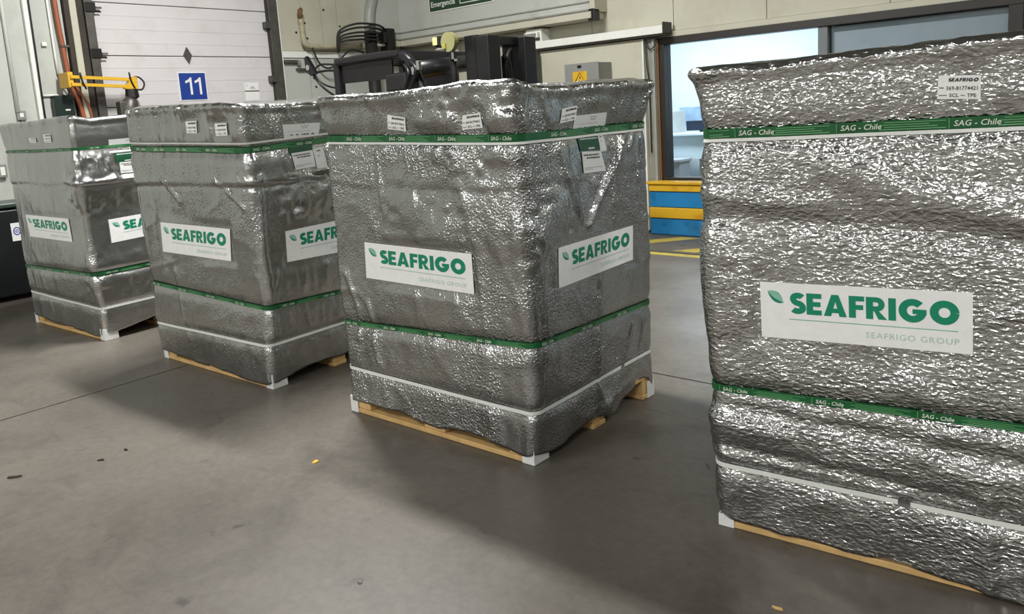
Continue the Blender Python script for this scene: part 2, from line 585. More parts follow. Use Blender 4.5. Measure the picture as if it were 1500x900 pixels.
for v, f in scr:
    F += [[i + len(V) for i in q] for q in f]; V += v
mesh('panel_screws', V, F, M_black, wl)

# dock door
dr = struct('door_1', (XL, 4.55, 0), 'white sectional dock door with blue number plate on it')
box('door_backing', (XL - .03, 3.274, 0), (XL - .012, 5.74, 3.42), M_darkseal, dr)
ez = [0.02, .67, 1.21, 1.75, 2.285, 2.825, 3.40]
for a, b in zip(ez[:-1], ez[1:]):
    p = box('door_panel', (XL - .01, 3.545, a + .004), (XL + .035, 5.57, b - .004), M_doorp, dr, .006)
    boxes('panel_rib', [((XL + .034, 3.56, a + (b - a) * t), (XL + .0375, 5.55, a + (b - a) * t + .012)) for t in (.24, .5, .76)], M_doorp, p)
box('door_track', (XL - .01, 3.452, 0), (XL + .09, 3.536, 3.4), M_track, dr, .004)
box('door_track', (XL - .01, 5.575, 0), (XL + .09, 5.70, 3.4), M_track, dr, .004)
boxes('brush_seal', [((XL - .01, 3.386, 0), (XL + .06, 3.446, 3.4)), ((XL - .01, 3.274, 0), (XL + .05, 3.314, 3.4)), ((XL + .035, 5.56, 0), (XL + .06, 5.575, 3.4))], M_darkseal, dr)
box('jamb_post', (XL - .01, 3.318, 0), (XL + .07, 3.382, 3.4), M_cream, dr, .004)
box('jamb_post', (XL - .01, 5.705, 0), (XL + .05, 5.742, 3.4), M_white, dr, .004)
for z_ in (2.30, 2.76):
    rb = box('roller_bracket', (XL + .03, 3.455, z_ - .05), (XL + .10, 3.56, z_ + .05), M_black, dr, .006)
    tube('roller_pin', [(XL + .08, 3.50, z_), (XL + .08, 3.62, z_)], .012, M_chrome, rb)
    tube('roller_pin', [(XL + .08, 3.50, z_ - .04), (XL + .08, 3.61, z_ - .04)], .008, M_black, rb)
for z_ in (2.02, 2.66):
    box('roller_bracket', (XL + .04, 5.50, z_ - .04), (XL + .10, 5.60, z_ + .04), M_track, dr, .006)
prism('hinge_plate', [(4.455, 2.297), (4.50, 2.385), (4.55, 2.297), (4.51, 2.205)], 0, XL + .036, XL + .055, M_track, dr)

# number plate on the door
t = thing('number_sign', (XL + .04, 4.525, 1.795), 'square blue sign with white number 11 and thin white border on the dock door', 'sign')
box('sign_border', (XL + .0355, 4.358, 1.795), (XL + .042, 4.692, 2.112), M_paper, t)
pl = box('sign_face', (XL + .042, 4.37, 1.806), (XL + .045, 4.680, 2.101), M_sign, t)
def wall_text(name, s, x, y0, z0, h, m, parent, axis='left', bold=0.0, shear=0.0, hy=1.0):
    v, f, wd = text_geo(s, bold, shear)
    if axis == 'left':
        vs = [(x, y0 + p[0] * h * hy, z0 + p[1] * h) for p in v]
    else:
        vs = [(y0 + p[0] * h * hy, x, z0 + p[1] * h) for p in v]
    return mesh(name, vs, f, m, parent)
for y_ in (4.425, 4.535):
    nv = [(.062, 0), (.088, 0), (.088, .19), (.068, .19), (.062, .145), (.062, .19), (.012, .125), (.012, .152), (.045, .165)]
    mesh('numeral', [(XL + .0465, y_ + p[0], 1.862 + p[1]) for p in nv], [[0, 1, 2, 3, 5], [6, 4, 5, 3, 8, 7]], M_paper, t)

t = thing('notice_sheet', (XL + .04, 5.265, 1.774), 'small white notice sheet taped to the dock door beside its right track', 'notice')
sh = box('sheet', (XL + .0355, 5.17, 1.774), (XL + .0375, 5.36, 1.985), M_paper, t)
boxes('print', [((XL + .0376, 5.25, 1.925), (XL + .0382, 5.30, 1.935)), ((XL + .0376, 5.19, 1.95), (XL + .0382, 5.21, 1.956)), ((XL + .0376, 5.235, 1.91), (XL + .0382, 5.315, 1.915))], M_greyink, sh)

# things fixed to the left wall
t = thing('wall_trunking', (XL, 2.94, 1.2), 'wide white vertical cable trunking on wall left of the dock door', 'trunking')
box('trunking_cover', (XL, 2.905, .9), (XL + .045, 2.955, CEIL), M_white, t, .004)
t = tube('wall_trunking', [(XL + .02, 2.73, 1.74), (XL + .02, 2.742, CEIL)], .018, M_white, None, 8)
tag(t, 'narrow white conduit running down to the grey wall switch', 'conduit')
t = tube('wall_cable', [(XL + .055, 2.972, CEIL)] + [(XL + .055, 2.972 - .003 * k, 4.5 - .35 * k) for k in range(9)] + [(XL + .02, 2.965, 1.45)], .009, M_black, None, 8)
tag(t, 'thin black cable beside the wide white trunking', 'cable')
t = tube('wall_conduit', [(XL + .02, 2.965, 1.892), (XL + .02, 3.175, 1.892)], .011, M_white, None, 8)
tag(t, 'short horizontal white conduit above the dark green control box', 'conduit')
t = tube('wall_conduit', [(XL + .02, 3.136, CEIL), (XL + .02, 3.137, 2.3), (XL + .02, 3.14, 2.10)], .012, M_white, None, 8)
tag(t, 'thin white vertical conduit between wide trunking and orange pipe', 'conduit')
t = tube('wall_cable', smooth_path([(XL + .02, 3.14, 2.10), (XL + .05, 3.16, 2.02), (XL + .05, 3.20, 1.94), (XL + .03, 3.2, 1.87)], 5), .009, M_rubber, None, 8)
tag(t, 'short grey cable bending from thin conduit into the control box', 'cable')
t = thing('control_box', (XL, 3.13, 1.68), 'dark green control box on wall left of the orange pipe', 'box')
box('box_body', (XL, 3.04, 1.685), (XL + .10, 3.215, 1.888), mat('black_green_enclosure', rgb(16, 36, 30), .4), t, .008)
box('box_label', (XL + .10, 3.13, 1.735), (XL + .102, 3.175, 1.75), M_paper, t)
t = thing('wall_switch', (XL, 2.755, 1.66), 'small grey wall switch under narrow conduit above the leftmost pallet', 'switch')
p = box('switch_plate', (XL, 2.715, 1.665), (XL + .025, 2.795, 1.755), M_ebox, t, .004)
box('switch_rocker', (XL + .025, 2.738, 1.69), (XL + .032, 2.772, 1.73), M_white, t, .003)
t = thing('junction_box', (XL, 3.0, 2.3), 'small white blank junction box high on wall', 'box')
box('box_body', (XL, 3.03, 2.37), (XL + .03, 3.075, 2.41), M_white, t, .004)
t = thing('wall_socket', (XL, 2.5, 1.13), 'grey wall socket above the black bin', 'socket')
p = box('socket_plate', (XL, 2.475, 1.13), (XL + .05, 2.545, 1.26), M_ebox, t, .006)
box('socket_face', (XL + .05, 2.49, 1.15), (XL + .056, 2.53, 1.23), M_white, t, .003)
t = thing('orange_pipe', (XL, 3.23, 0), 'orange vertical pipe beside the left track of the dock door', 'pipe')
tube('pipe_run', smooth_path([(XL + .05, 3.19, CEIL), (XL + .05, 3.195, 2.9), (XL + .05, 3.208, 2.4), (XL + .05, 3.235, 2.0), (XL + .06, 3.30, 1.72), (XL + .06, 3.34, 1.2), (XL + .06, 3.34, .1)], 6), .022, M_orange, t)
tube('thin_hose', smooth_path([(XL + .09, 3.245, 2.0), (XL + .10, 3.32, 1.85), (XL + .09, 3.37, 1.70), (XL + .09, 3.38, 1.2), (XL + .09, 3.38, .2)], 6), .011, M_orange, t)
box('pipe_clip', (XL, 3.19, 2.36), (XL + .08, 3.26, 2.38), M_track, t)

# folding dock lamp
xa = XL + .30
t = thing('dock_lamp', (XL + .1, 3.25, 1.69), 'yellow folding arm dock lamp with black head in front of the dock door', 'lamp')
br = box('wall_bracket', (XL + .07, 3.12, 1.95), (XL + .30, 3.17, 2.10), M_yellow, t, .006)
for z0, z1 in ((2.052, 2.017), (1.980, 1.945)):
    prism('arm_bar', [(3.14, z0 - .015), (3.77, z1 - .015), (3.77, z1 + .015), (3.14, z0 + .015)], 0, xa - .02, xa + .02, M_yellow, t)
prism('arm_end', [(3.64, 1.925), (3.775, 1.92), (3.775, 2.045), (3.72, 2.045)], 0, xa - .03, xa + .03, M_yellow, t)
for yb in (3.225, 3.70):
    tube('pivot_band', smooth_path([(xa + .03, yb, 2.09), (xa + .035, yb + .01, 2.0), (xa + .03, yb + .04, 1.93)], 4), .009, M_black, t)
cyl('lamp_collar', (xa, 3.715, 1.88), 2, .068, .085, M_black, t, r2=.06)
tube('lamp_shade', [(xa, 3.70, 1.84), (xa, 3.69, 1.80), (xa, 3.67, 1.72), (xa, 3.665, 1.67)], [.05, .075, .085, .085], M_track, t, 20)
box('lamp_shield', (xa - .06, 3.56, 1.66), (xa + .05, 3.66, 1.80), M_track, t, .01)
tube('lamp_cable', smooth_path([(xa, 3.76, 2.045), (xa, 3.81, 2.04), (xa, 3.855, 1.985), (xa, 3.83, 1.92), (xa, 3.77, 1.91), (xa + .02, 3.77, 1.85), (xa + .03, 3.74, 1.83)], 6), .009, M_rubber, t)

# bin
t = thing('wheelie_bin', (-8.36, 2.18, 0), 'large black bin with dark green lid at left wall', 'bin')
boxes('bin_body', [((-8.55, 1.72, .05), (-8.165, 2.66, .86))], M_bin, t, .025)
boxes('bin_lid', [((-8.575, 1.69, .865), (-8.14, 2.69, .915))], M_binlid, t, .015)
for y_ in (1.85, 2.53):
    cyl('bin_wheel', (-8.30, y_, .06), 1, .06, .05, M_rubber, t)
box('bin_foot', (-8.52, 1.76, 0), (-8.18, 1.80, .06), M_rubber, t)
lb = box('bin_label', (-8.165, 2.385, .555), (-8.162, 2.475, .722), M_paper, t)
rg = mat('violet_ink', rgb(74, 80, 150), .5)
v, f = stroke(arc(2.43, .645, .026, .034, 0, 360, 24), .011)
mesh('ring_emblem', [(-8.1612, p[0], p[1]) for p in v], f, rg, lb)
v, f = stroke(arc(2.43, .645, .010, .013, 0, 360, 12), .008)
mesh('ring_emblem', [(-8.1612, p[0], p[1]) for p in v], f, rg, lb)

# latch bars at the right of the dock door
t = thing('latch_bar', (XL, 5.85, 2.2), 'dark steel latch bar on wall right of the dock door', 'latch')
box('bar', (XL + .0, 5.76, 2.215), (XL + .05, 5.97, 2.255), M_track, t, .006)
box('bar_end', (XL + .01, 5.945, 2.19), (XL + .06, 5.985, 2.245), M_chrome, t, .006)
t = tag(box('latch_bar', (XL, 5.935, 2.125), (XL + .05, 6.15, 2.155), M_track, None, .005), 'lower thinner dark latch bar beside the forklift mirror', 'latch')

# pipes in the corner
t = thing('elbow_pipe', (XL, 6.1, 2.3), 'beige elbow pipe bending along the corner wall above forklift', 'pipe')
tube('pipe_run', smooth_path([(XL + .09, 6.02, 2.80), (XL + .09, 6.035, 2.60), (XL + .09, 6.04, 2.50), (XL + .09, 6.07, 2.44), (XL + .09, 6.14, 2.42), (XL + .09, 6.4, 2.42), (XL + .09, 6.95, 2.45)], 6), .036, M_pipe, t)
tube('pipe_head', smooth_path([(XL + .09, 6.02, 2.76), (XL + .12, 6.00, 2.83), (XL + .10, 6.04, 2.88)], 4), [.03, .034, .036, .034, .03, .034, .03, .026, .02], mat('brown_tape', rgb(110, 84, 48), .7, var=.3, vscale=20), t)
t = thing('downpipe', (XL + .22, 6.9, 0), 'fat grey vertical downpipe with black lower sleeve in the corner', 'pipe')
tube('pipe_run', smooth_path([(XL + .24, 7.0, 2.60), (XL + .24, 7.02, 2.85), (XL + .24, 7.10, 3.10), (XL + .24, 7.15, 3.4), (XL + .24, 7.15, CEIL)], 6), .075, M_greyp, t, 16)
tube('pipe_sleeve', [(XL + .24, 7.0, 2.62), (XL + .24, 7.0, .0)], .083, M_rubber, t, 16)
t = tube('downpipe', smooth_path([(XL + .12, 7.32, 2.3), (XL + .12, 7.32, 2.9), (XL + .12, 7.36, CEIL)], 5), .035, M_greyp, None, 10)
tag(t, 'thinner grey pipe just right of the fat downpipe', 'pipe')
t = thing('hose_bundle', (XL + .2, 6.75, 2.3), 'bundle of black hoses strapped around the corner downpipe', 'hoses')
for k, dz in enumerate((0, .045, .09, .15, .20)):
    tube('hose', smooth_path([(XL + .16, 6.50 + .02 * (k % 2), 2.34 + .02 * k), (XL + .2, 6.52, 2.47 + dz * .7), (XL + .3, 6.72, 2.50 + dz), (XL + .34, 7.0, 2.50 + dz), (XL + .30, 7.18, 2.47 + dz), (XL + .24, 7.24, 2.45 + dz)], 6), .014, M_rubber, t, 8)
tube('hose', smooth_path([(XL + .14, 6.12, 2.4), (XL + .16, 6.2, 2.2), (XL + .2, 6.35, 2.15), (XL + .25, 6.62, 2.36), (XL + .2, 6.9, 2.34)], 6), .012, M_rubber, t, 8)
box('hose_clamp', (XL + .18, 7.1, 2.46), (XL + .40, 7.16, 2.60), M_black, t, .01)
box('valve_block', (XL + .18, 7.2, 2.34), (XL + .36, 7.34, 2.66), M_black, t, .02)

# ------------------------------------------------------------------ back wall
wb = struct('wall_back')
boxes('wall_core', [((XL - .15, YB + .02, -.03), (-4.45, YB + .15, CEIL)), ((-4.45, YB + .02, -.03), (2.6, YB + .15, .57)), ((-4.45, YB + .02, 2.13), (2.6, YB + .15, CEIL)), ((2.6, YB + .02, -.03), (XR, YB + .15, CEIL))], M_hall, wb)
px_ = [XL, -7.3, -6.1, -5.3]
for a, b in zip(px_[:-1], px_[1:]):
    box('wall_panel', (a + .004, YB, 0), (b - .004, YB + .02, 2.42), M_cream, wb, .003)
box('wall_panel', (-5.296, YB, 0), (-4.624, YB + .02, 2.195), M_cream, wb, .003)
hx = [-5.3, -4.24, -3.21, -2.07, -1.0, .1, 1.2, 2.6]
for a, b in zip(hx[:-1], hx[1:]):
    box('wall_panel', (a + .003, YB, 2.20), (b - .003, YB + .02, CEIL), M_cream, wb, .002)
box('wall_panel', (XL, YB, 2.425), (-5.3, YB + .02, CEIL), M_cream, wb, .002)
box('wall_panel', (2.604, YB, 0), (XR, YB + .02, CEIL), M_hall, wb, .002)
box('wall_panel', (-4.45, YB, 0), (2.6, YB + .02, .56), M_cream, wb, .002)
box('trim_1', (-4.62, YB - .04, 2.135), (2.6, YB + .02, 2.195), M_cream, None, .004)['kind'] = 'structure'

# boxed-in soffit over the corner
tb = struct('trim_2', (-6.7, 7.5, 2.42), 'boxed soffit with grooved cream channel over the corner')
box('soffit_box', (-8.33, 7.5, 2.505), (-5.15, YB, CEIL), M_wall, tb, .004)
box('soffit_box', (XL, 7.05, 2.505), (-8.33, YB, CEIL), M_wall, tb, .004)
box('lower_channel', (-8.31, 7.475, 2.425), (-5.12, YB, 2.50), M_cream, tb, .006)
box('lower_channel', (XL, 7.05, 2.425), (-8.305, 7.475, 2.50), M_cream, tb, .006)
boxes('groove_strip', [((-8.325, 7.488, 2.60), (-5.15, 7.5, 2.615)), ((-8.33, 7.05, 2.60), (-8.318, 7.488, 2.615))], M_column, tb)
boxes('groove_strip', [((-8.325, 7.490, 2.512), (-5.15, 7.5, 2.53)), ((-8.33, 7.05, 2.512), (-8.32, 7.49, 2.53))], M_column, tb)
box('end_cap', (-5.15, 7.5, 2.50), (-5.08, YB, CEIL), M_cream, tb, .006)
box('end_bracket', (-5.17, 7.49, 2.40), (-5.08, 7.60, 2.53), M_black, tb, .01)

t = thing('emergency_sign', (-7.14, 7.49, 2.81), 'dark green emergency exit sign high on the soffit', 'sign')
box('sign_border', (-7.70, 7.489, 2.795), (-6.57, 7.4995, 3.10), M_paper, t)
box('sign_face', (-7.685, 7.484, 2.81), (-6.585, 7.489, 3.085), M_emerg, t)
wall_text('lettering', 'Emergencia', 7.4825, -7.655, 2.862, .068, M_paper, t, 'back', .012, hy=.98)
wall_text('lettering', 'Salida de', 7.4825, -7.655, 2.965, .068, M_paper, t, 'back', .012, hy=.98)
v, f = quads(rect(-7.13, 2.845, -6.62, 2.855), rect(-7.13, 3.05, -6.62, 3.06), rect(-7.13, 2.855, -7.12, 3.05), rect(-6.63, 2.855, -6.62, 3.05))
mesh('pictogram_outline', [(p[0], 7.4825, p[1]) for p in v], f, M_paper, t)

# sliding door, its rail and hangers
t = struct('door_2', (-5.3, 7.66, 0), 'cream sliding door slab behind the pallet with electrical box')
box('door_slab', (-5.98, 7.62, 0.02), (-4.56, 7.70, 2.14), M_cream, t, .006)
box('door_edge', (-4.565, 7.615, 0.02), (-4.545, 7.705, 2.14), M_white, t, .003)
t = struct('trim_3', (-5.3, 7.6, 2.16), 'white sliding door rail cover with dark end cap')
box('rail_cover', (-6.25, 7.53, 2.168), (-4.255, 7.70, 2.252), M_white, t, .006)
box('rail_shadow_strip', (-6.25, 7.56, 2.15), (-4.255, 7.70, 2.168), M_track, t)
box('rail_end_cap', (-4.255, 7.525, 2.165), (-4.235, 7.70, 2.285), M_frame, t, .004)
def hanger(x, z, label):
    t = thing('door_hanger', (x, 7.6, z), label, 'hanger')
    box('hanger_plate', (x - .12, 7.56, z), (x + .12, YB, z + .24), M_white, t, .008)
    hd = box('hanger_cap', (x - .10, 7.50, z + .13), (x + .10, 7.56, z + .20), M_white, t, .012)
    boxes('slot', [((x - .085 + .03 * k, 7.495, z + .145), (x - .07 + .03 * k, 7.50, z + .185)) for k in range(6)], M_black, hd)
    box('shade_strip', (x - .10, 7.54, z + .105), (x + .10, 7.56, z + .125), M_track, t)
hanger(-6.02, 2.165, 'white slotted door hanger right of the forklift mast')
hanger(-7.56, 2.13, 'white slotted door hanger behind the forklift lamp')
t = thing('steel_post', (-5.98, 7.5, 0), 'narrow grey steel post standing behind the forklift mast', 'post')
box('post_shaft', (-6.06, 7.50, 0), (-5.96, 7.60, 2.10), M_track, t, .006)
prism('post_strut', [(-6.20, 2.10), (-6.14, 2.10), (-6.03, 1.85), (-6.06, 1.85)], 1, 7.52, 7.56, M_brownframe, t)
box('post_plate', (-6.26, 7.50, 1.98), (-6.06, 7.52, 2.07), M_white, t)

# electrical enclosure
t = thing('electrical_box', (-5.3, 7.5, 1.3), 'grey electrical enclosure with yellow warning plate on the sliding door', 'electrical box')
box('enclosure_body', (-5.42, 7.36, 1.30), (-4.965, 7.62, 1.93), M_ebox, t, .006)
box('enclosure_door', (-5.425, 7.345, 1.295), (-4.96, 7.36, 1.935), M_ebox, t, .004)
box('latch', (-5.24, 7.338, 1.885), (-5.19, 7.345, 1.912), M_black, t)
ws = box('warning_plate', (-5.31, 7.340, 1.715), (-5.115, 7.3445, 1.845), M_yellow, t)
tri = stroke([(-5.275, 1.735), (-5.15, 1.735), (-5.2125, 1.83), (-5.275, 1.735)], .012)
mesh('warning_triangle', [(p[0], 7.3392, p[1]) for p in tri[0]], tri[1], M_ink, ws)
mesh('bolt_symbol', [(x, 7.3392, z) for x, z in [(-5.205, 1.80), (-5.225, 1.772), (-5.208, 1.772), (-5.22, 1.745), (-5.196, 1.778), (-5.212, 1.778)]], [[0, 1, 2], [0, 2, 5], [2, 3, 4], [2, 4, 5]], M_ink, ws)

t = struct('trim_4', (-4.5, 7.7, 0), 'grey column beside the window with a loose cable')
box('column_face', (-4.545, 7.66, 0), (-4.42, YB, 2.135), M_column, t, .006)
box('column_edge', (-4.455, 7.635, .57), (-4.425, 7.66, 2.13), M_greyp, t, .004)
box('brown_strip', (-4.42, 7.68, .57), (-4.40, YB, 2.13), M_brownframe, t)
tubes('loose_cable', [(smooth_path([(-4.53, 7.64, 2.13), (-4.52, 7.63, 1.9), (-4.50, 7.64, 1.6), (-4.50, 7.64, .9)], 5), .006), (smooth_path([(-4.53, 7.63, 2.13), (-4.47, 7.61, 2.02), (-4.40, 7.62, 2.06), (-4.38, 7.64, 2.13)], 5), .006)], M_black, t)

# strip window
w1 = struct('window_1', (-1, YB, .57), 'long dark framed window with pale office behind it')
boxes('window_frame', [((-4.40, 7.70, 2.06), (2.6, 7.86, 2.135)), ((-4.40, 7.70, .56), (2.6, 7.86, .615)), ((-4.40, 7.70, .615), (-4.345, 7.86, 2.06)), ((2.53, 7.70, .615), (2.6, 7.86, 2.06))], M_frame, w1, .004)
box('mullion', (-2.70, 7.72, .615), (-2.61, 7.84, 2.06), M_mull, w1, .004)
box('mullion', (-1.15, 7.70, .615), (-1.045, 7.86, 2.06), M_frame, w1, .004)
box('mullion', (.75, 7.70, .615), (.85, 7.86, 2.06), M_frame, w1, .004)
for a, b in ((-4.345, -2.70), (-2.61, -1.15), (-1.045, .75), (.85, 2.53)):
    box('window_pane', (a, 7.775, .615), (b, 7.785, 2.06), M_glass, w1)

# office behind the window
o = box('wall_office_back', (-8.75, 11.0, -.03), (10.15, 11.15, 3.2), M_officew); tag(o, kind='structure')
o = box('wall_office_left', (-8.75, 7.9, -.03), (-8.6, 11.0, 3.2), M_officew); tag(o, kind='structure')
o = box('wall_office_right', (10.0, 7.9, -.03), (10.15, 11.0, 3.2), M_officew); tag(o, kind='structure')
o = box('wall_office_partition', (-2.70, 7.95, -.03), (-2.60, 11.0, 2.9), M_officeg); tag(o, kind='structure')
o = box('floor_office', (-8.75, 7.9, -.15), (10.15, 11.15, -.03), M_officef); tag(o, kind='structure')
o = box('ceiling_office', (-8.75, 7.9, 2.9), (10.15, 11.15, 3.0), M_officew); tag(o, kind='structure')
t = thing('office_counter', (-5.2, 10.3, -.03), 'long pale counter in the office behind the window', 'counter')
box('counter_top', (-7.6, 10.05, .95), (-2.9, 10.6, .985), M_desk, t, .004)
box('counter_front', (-7.55, 10.12, .62), (-2.95, 10.16, .95), M_desk, t)
for x_ in (-7.5, -5.2, -3.0):
    box('counter_leg', (x_ - .03, 10.2, -.03), (x_ + .03, 10.55, .95), M_officeg, t)
for xa_, xb_, lb_ in ((-2.60, -1.16, 'grey blue roller blind behind the middle window pane'), (-1.035, .74, 'grey blue roller blind behind the window pane at the right edge')):
    t = thing('roller_blind', ((xa_ + xb_) / 2, 7.80, .62), lb_, 'blind')
    box('blind_sheet', (xa_, 7.80, .625), (xb_, 7.806, 2.05), mat('blind_fabric', rgb(172, 180, 186), .7, var=.05), t)
    tube('blind_roll', [(xa_, 7.825, 2.03), (xb_, 7.825, 2.03)], .018, M_white, t)
    box('blind_rail', (xa_, 7.795, .617), (xb_, 7.81, .625), M_mull, t)
t = thing('document_cabinet', (-5.8, 10.4, .985), 'beige grey cabinet standing on the office counter', 'cabinet')
box('cabinet_body', (-6.00, 10.2, .985), (-5.64, 10.58, 1.30), mat('beige_cabinet', rgb(178, 180, 178), .5), t, .004)
box('cabinet_door', (-5.985, 10.185, 1.0), (-5.655, 10.2, 1.285), mat('beige_cabinet', rgb(178, 180, 178), .5), t, .003)
t = thing('monitor', (-5.3, 10.4, .985), 'dark computer monitor on the office counter', 'monitor')
box('screen', (-5.48, 10.3, 1.01), (-5.0, 10.33, 1.15), M_screen, t, .005)
box('stand', (-5.27, 10.30, .985), (-5.2, 10.40, 1.02), M_black, t)
t = tag(box('wall_poster', (-5.95, 10.985, 1.06), (-5.2, 11.0, 1.34), M_poster), 'blue and white poster on the office wall above monitor', 'poster')
t = thing('storage_crate', (-5.7, 9.9, -.03), 'grey crate in front of the office counter', 'crate')
boxes('crate_body', [((-5.9, 9.75, -.03), (-5.3, 10.05, .60))], M_officeg, t, .01)
box('crate_lid', (-5.92, 9.73, .60), (-5.28, 10.07, .64), M_officeg, t, .006)
t = thing('office_lamp', (-5.0, 9.4, 2.84), 'white office ceiling lamp behind the window', 'lamp')
box('lamp_housing', (-6.6, 9.1, 2.86), (-3.4, 9.7, 2.89), M_white, t)
box('lamp_diffuser', (-6.5, 9.15, 2.845), (-3.5, 9.65, 2.86), M_lamp, t)
def area(x, y, z, sx, sy, watts, col=(1, .99, .97), parent=None, name='lamp_light'):
    l = bpy.data.lights.new(name, 'AREA')
    l.shape = 'RECTANGLE'; l.size = sx; l.size_y = sy; l.energy = watts; l.color = col
    o = bpy.data.objects.new(name, l)
    COL.objects.link(o)
    o.parent = parent
    o.location = Vector((x, y, z)) - (wpos(parent) if parent else Vector((0, 0, 0)))
    return o
area(-5.0, 9.4, 2.84, 2.9, .5, OFFICE_W, (.86, .94, 1.0), t)
t = thing('office_lamp', (2.6, 9.4, 2.84), 'added unseen office lamp right of the grey partition, brightens the foil reflections', 'lamp')
box('lamp_housing', (1.0, 9.1, 2.86), (4.2, 9.7, 2.89), M_white, t)
box('lamp_diffuser', (1.1, 9.15, 2.845), (4.1, 9.65, 2.86), M_lamp, t)
area(2.6, 9.4, 2.84, 2.9, .5, OFFICE_W * 1.3, (.86, .94, 1.0), t)  # extra unseen lamp, added to brighten the right panes mirrored in the foil sides
o = box('wall_office_screen', (-.95, 7.95, -.03), (-.85, 11.0, 2.9), M_officeg); tag(o, kind='structure')

# low bumper barrier under the window
t = thing('bumper_barrier', (-1, 7.6, 0), 'yellow and blue plank bumper barrier along the window wall', 'barrier')
for z0, z1, m_ in ((.005, .185, M_blue), (.19, .305, M_yellow), (.31, .48, M_blue), (.485, .56, M_yellow)):
    box('barrier_plank', (-4.47, 7.50 if m_ is M_yellow else 7.515, z0), (2.5, 7.60, z1), m_, t, .006)
box('top_cap', (-4.49, 7.48, .562), (2.52, 7.64, .592), M_yellow, t, .006)
for x_ in (-4.40, -2.2, 0, 2.3):
    box('barrier_post', (x_ - .05, 7.60, 0), (x_ + .05, 7.70, .56), M_yellow, t)

# hall luminaires
for k, (x, y, wt_) in enumerate(LAMPS):
    pos = ['above the second pallet from the left', 'near the window wall', 'left of the camera', 'right of the camera', 'left, second row behind the camera',
           'right, second row behind the camera', 'left, third row behind the camera', 'right, third row behind the camera', 'by the right wall', 'in the far right corner'][k]
    t = thing('hall_luminaire', (x, y, CEIL - .12), 'long white ceiling luminaire hanging ' + pos, 'ceiling light', 'ceiling luminaires of the hall')
    box('luminaire_housing', (x - .75, y - .16, CEIL - .10), (x + .75, y + .16, CEIL - .03), M_white, t, .01)
    box('luminaire_diffuser', (x - .72, y - .13, CEIL - .115), (x + .72, y + .13, CEIL - .10), M_lamp, t)
    tubes('suspension_rod', [([(x - .5, y, CEIL - .03), (x - .5, y, CEIL)], .008), ([(x + .5, y, CEIL - .03), (x + .5, y, CEIL)], .008)], M_track, t)
    area(x, y, CEIL - .125, 1.4, .22, wt_, parent=t)

# ------------------------------------------------------------------ forklift behind the pallets
t = thing('forklift', (-5.9, 5.6, 0), 'black forklift with overhead guard and mast parked behind the pallets', 'forklift')
FY0, FY1 = 5.12, 6.08
def bar(name, a, b, r, m, p):
    return tube(name, [a, b], r, m, p, 10)
prism('counterweight', [(-7.35, .25), (-6.9, .18), (-6.5, .18), (-6.5, 1.02), (-7.0, 1.02), (-7.35, .85)], 1, FY0 + .03, FY1 - .03, mat('counterweight_grey', rgb(62, 62, 64), .45), t)
prism('chassis', [(-6.5, .2), (-5.0, .2), (-5.0, .55), (-5.35, .62), (-5.7, .62), (-5.75, .98), (-6.5, .98)], 1, FY0 + .06, FY1 - .06, mat('forklift_body_yellow', rgb(196, 150, 36), .4), t)
boxes('seat', [((-6.45, 5.35, .98), (-5.95, 5.85, 1.10)), ((-6.5, 5.37, 1.10), (-6.38, 5.83, 1.55))], M_black, t, .03)
tube('steering_column', [(-5.4, 5.6, .62), (-5.55, 5.6, 1.2)], .03, M_black, t)
v, f = tube_data([(-5.56 + .04 * math.sin(a) * 0, 5.6 + .17 * math.cos(a), 1.22 + .17 * math.sin(a) * .5) for a in [2 * math.pi * k / 20 for k in range(21)]], .014, 8)
mesh('steering_wheel', v, f, M_black, t, True)
for x_, r_ in ((-5.05, .30), (-6.85, .24)):
    for y_ in (FY0 + .06, FY1 - .06):
        wh = cyl('wheel', (x_, y_, r_), 1, r_, .2, M_rubber, t, 28)
        cyl('wheel_hub', (x_, y_ + (-.102 if y_ < 5.6 else .102), r_), 1, r_ * .5, .02, M_yellow, wh, 16)
# guard: rear pillars upright, front pillars curving down from the roof
for y_ in (FY0 + .03, FY1 - .03):
    box('rear_pillar', (-6.75, y_ - .04, 1.0), (-6.66, y_ + .04, 2.06), M_blackm, t, .012)
    tube('front_pillar', smooth_path([(-6.7, y_, 2.055), (-6.2, y_, 2.065), (-5.75, y_, 2.05), (-5.60, y_, 1.98), (-5.50, y_, 1.80), (-5.28, y_, 1.2), (-5.15, y_, .6)], 6), .045, M_blackm, t, 12)
box('roof_frame', (-6.75, FY0 + .03, 2.02), (-6.62, FY1 - .03, 2.10), M_blackm, t, .015)
box('roof_frame', (-5.80, FY0 + .03, 1.99), (-5.68, FY1 - .03, 2.09), M_blackm, t, .015)
for k in range(7):
    x_ = -6.52 + k * .11
    box('roof_bar', (x_ - .02, FY0 + .06, 2.03), (x_ + .02, FY1 - .06, 2.08), M_black, t)
box('roof_side_rail', (-6.70, FY0 - .03, 2.035), (-5.72, FY0 + .05, 2.095), M_blackm, t, .015)
box('side_panel', (-6.64, FY0 + .02, 1.84), (-5.86, FY0 + .04, 2.04), M_black, t)
box('side_panel', (-6.64, FY1 - .04, 1.5), (-5.86, FY1 - .02, 2.04), M_black, t)
tube('guard_cylinder', [(-5.62, FY0 + .1, 1.90), (-5.62, FY1 - .1, 1.97)], .085, M_blackm, t, 18)
box('instrument_housing', (-5.93, FY0 - .03, 1.70), (-5.62, FY0 + .25, 1.885), M_blackm, t, .03)
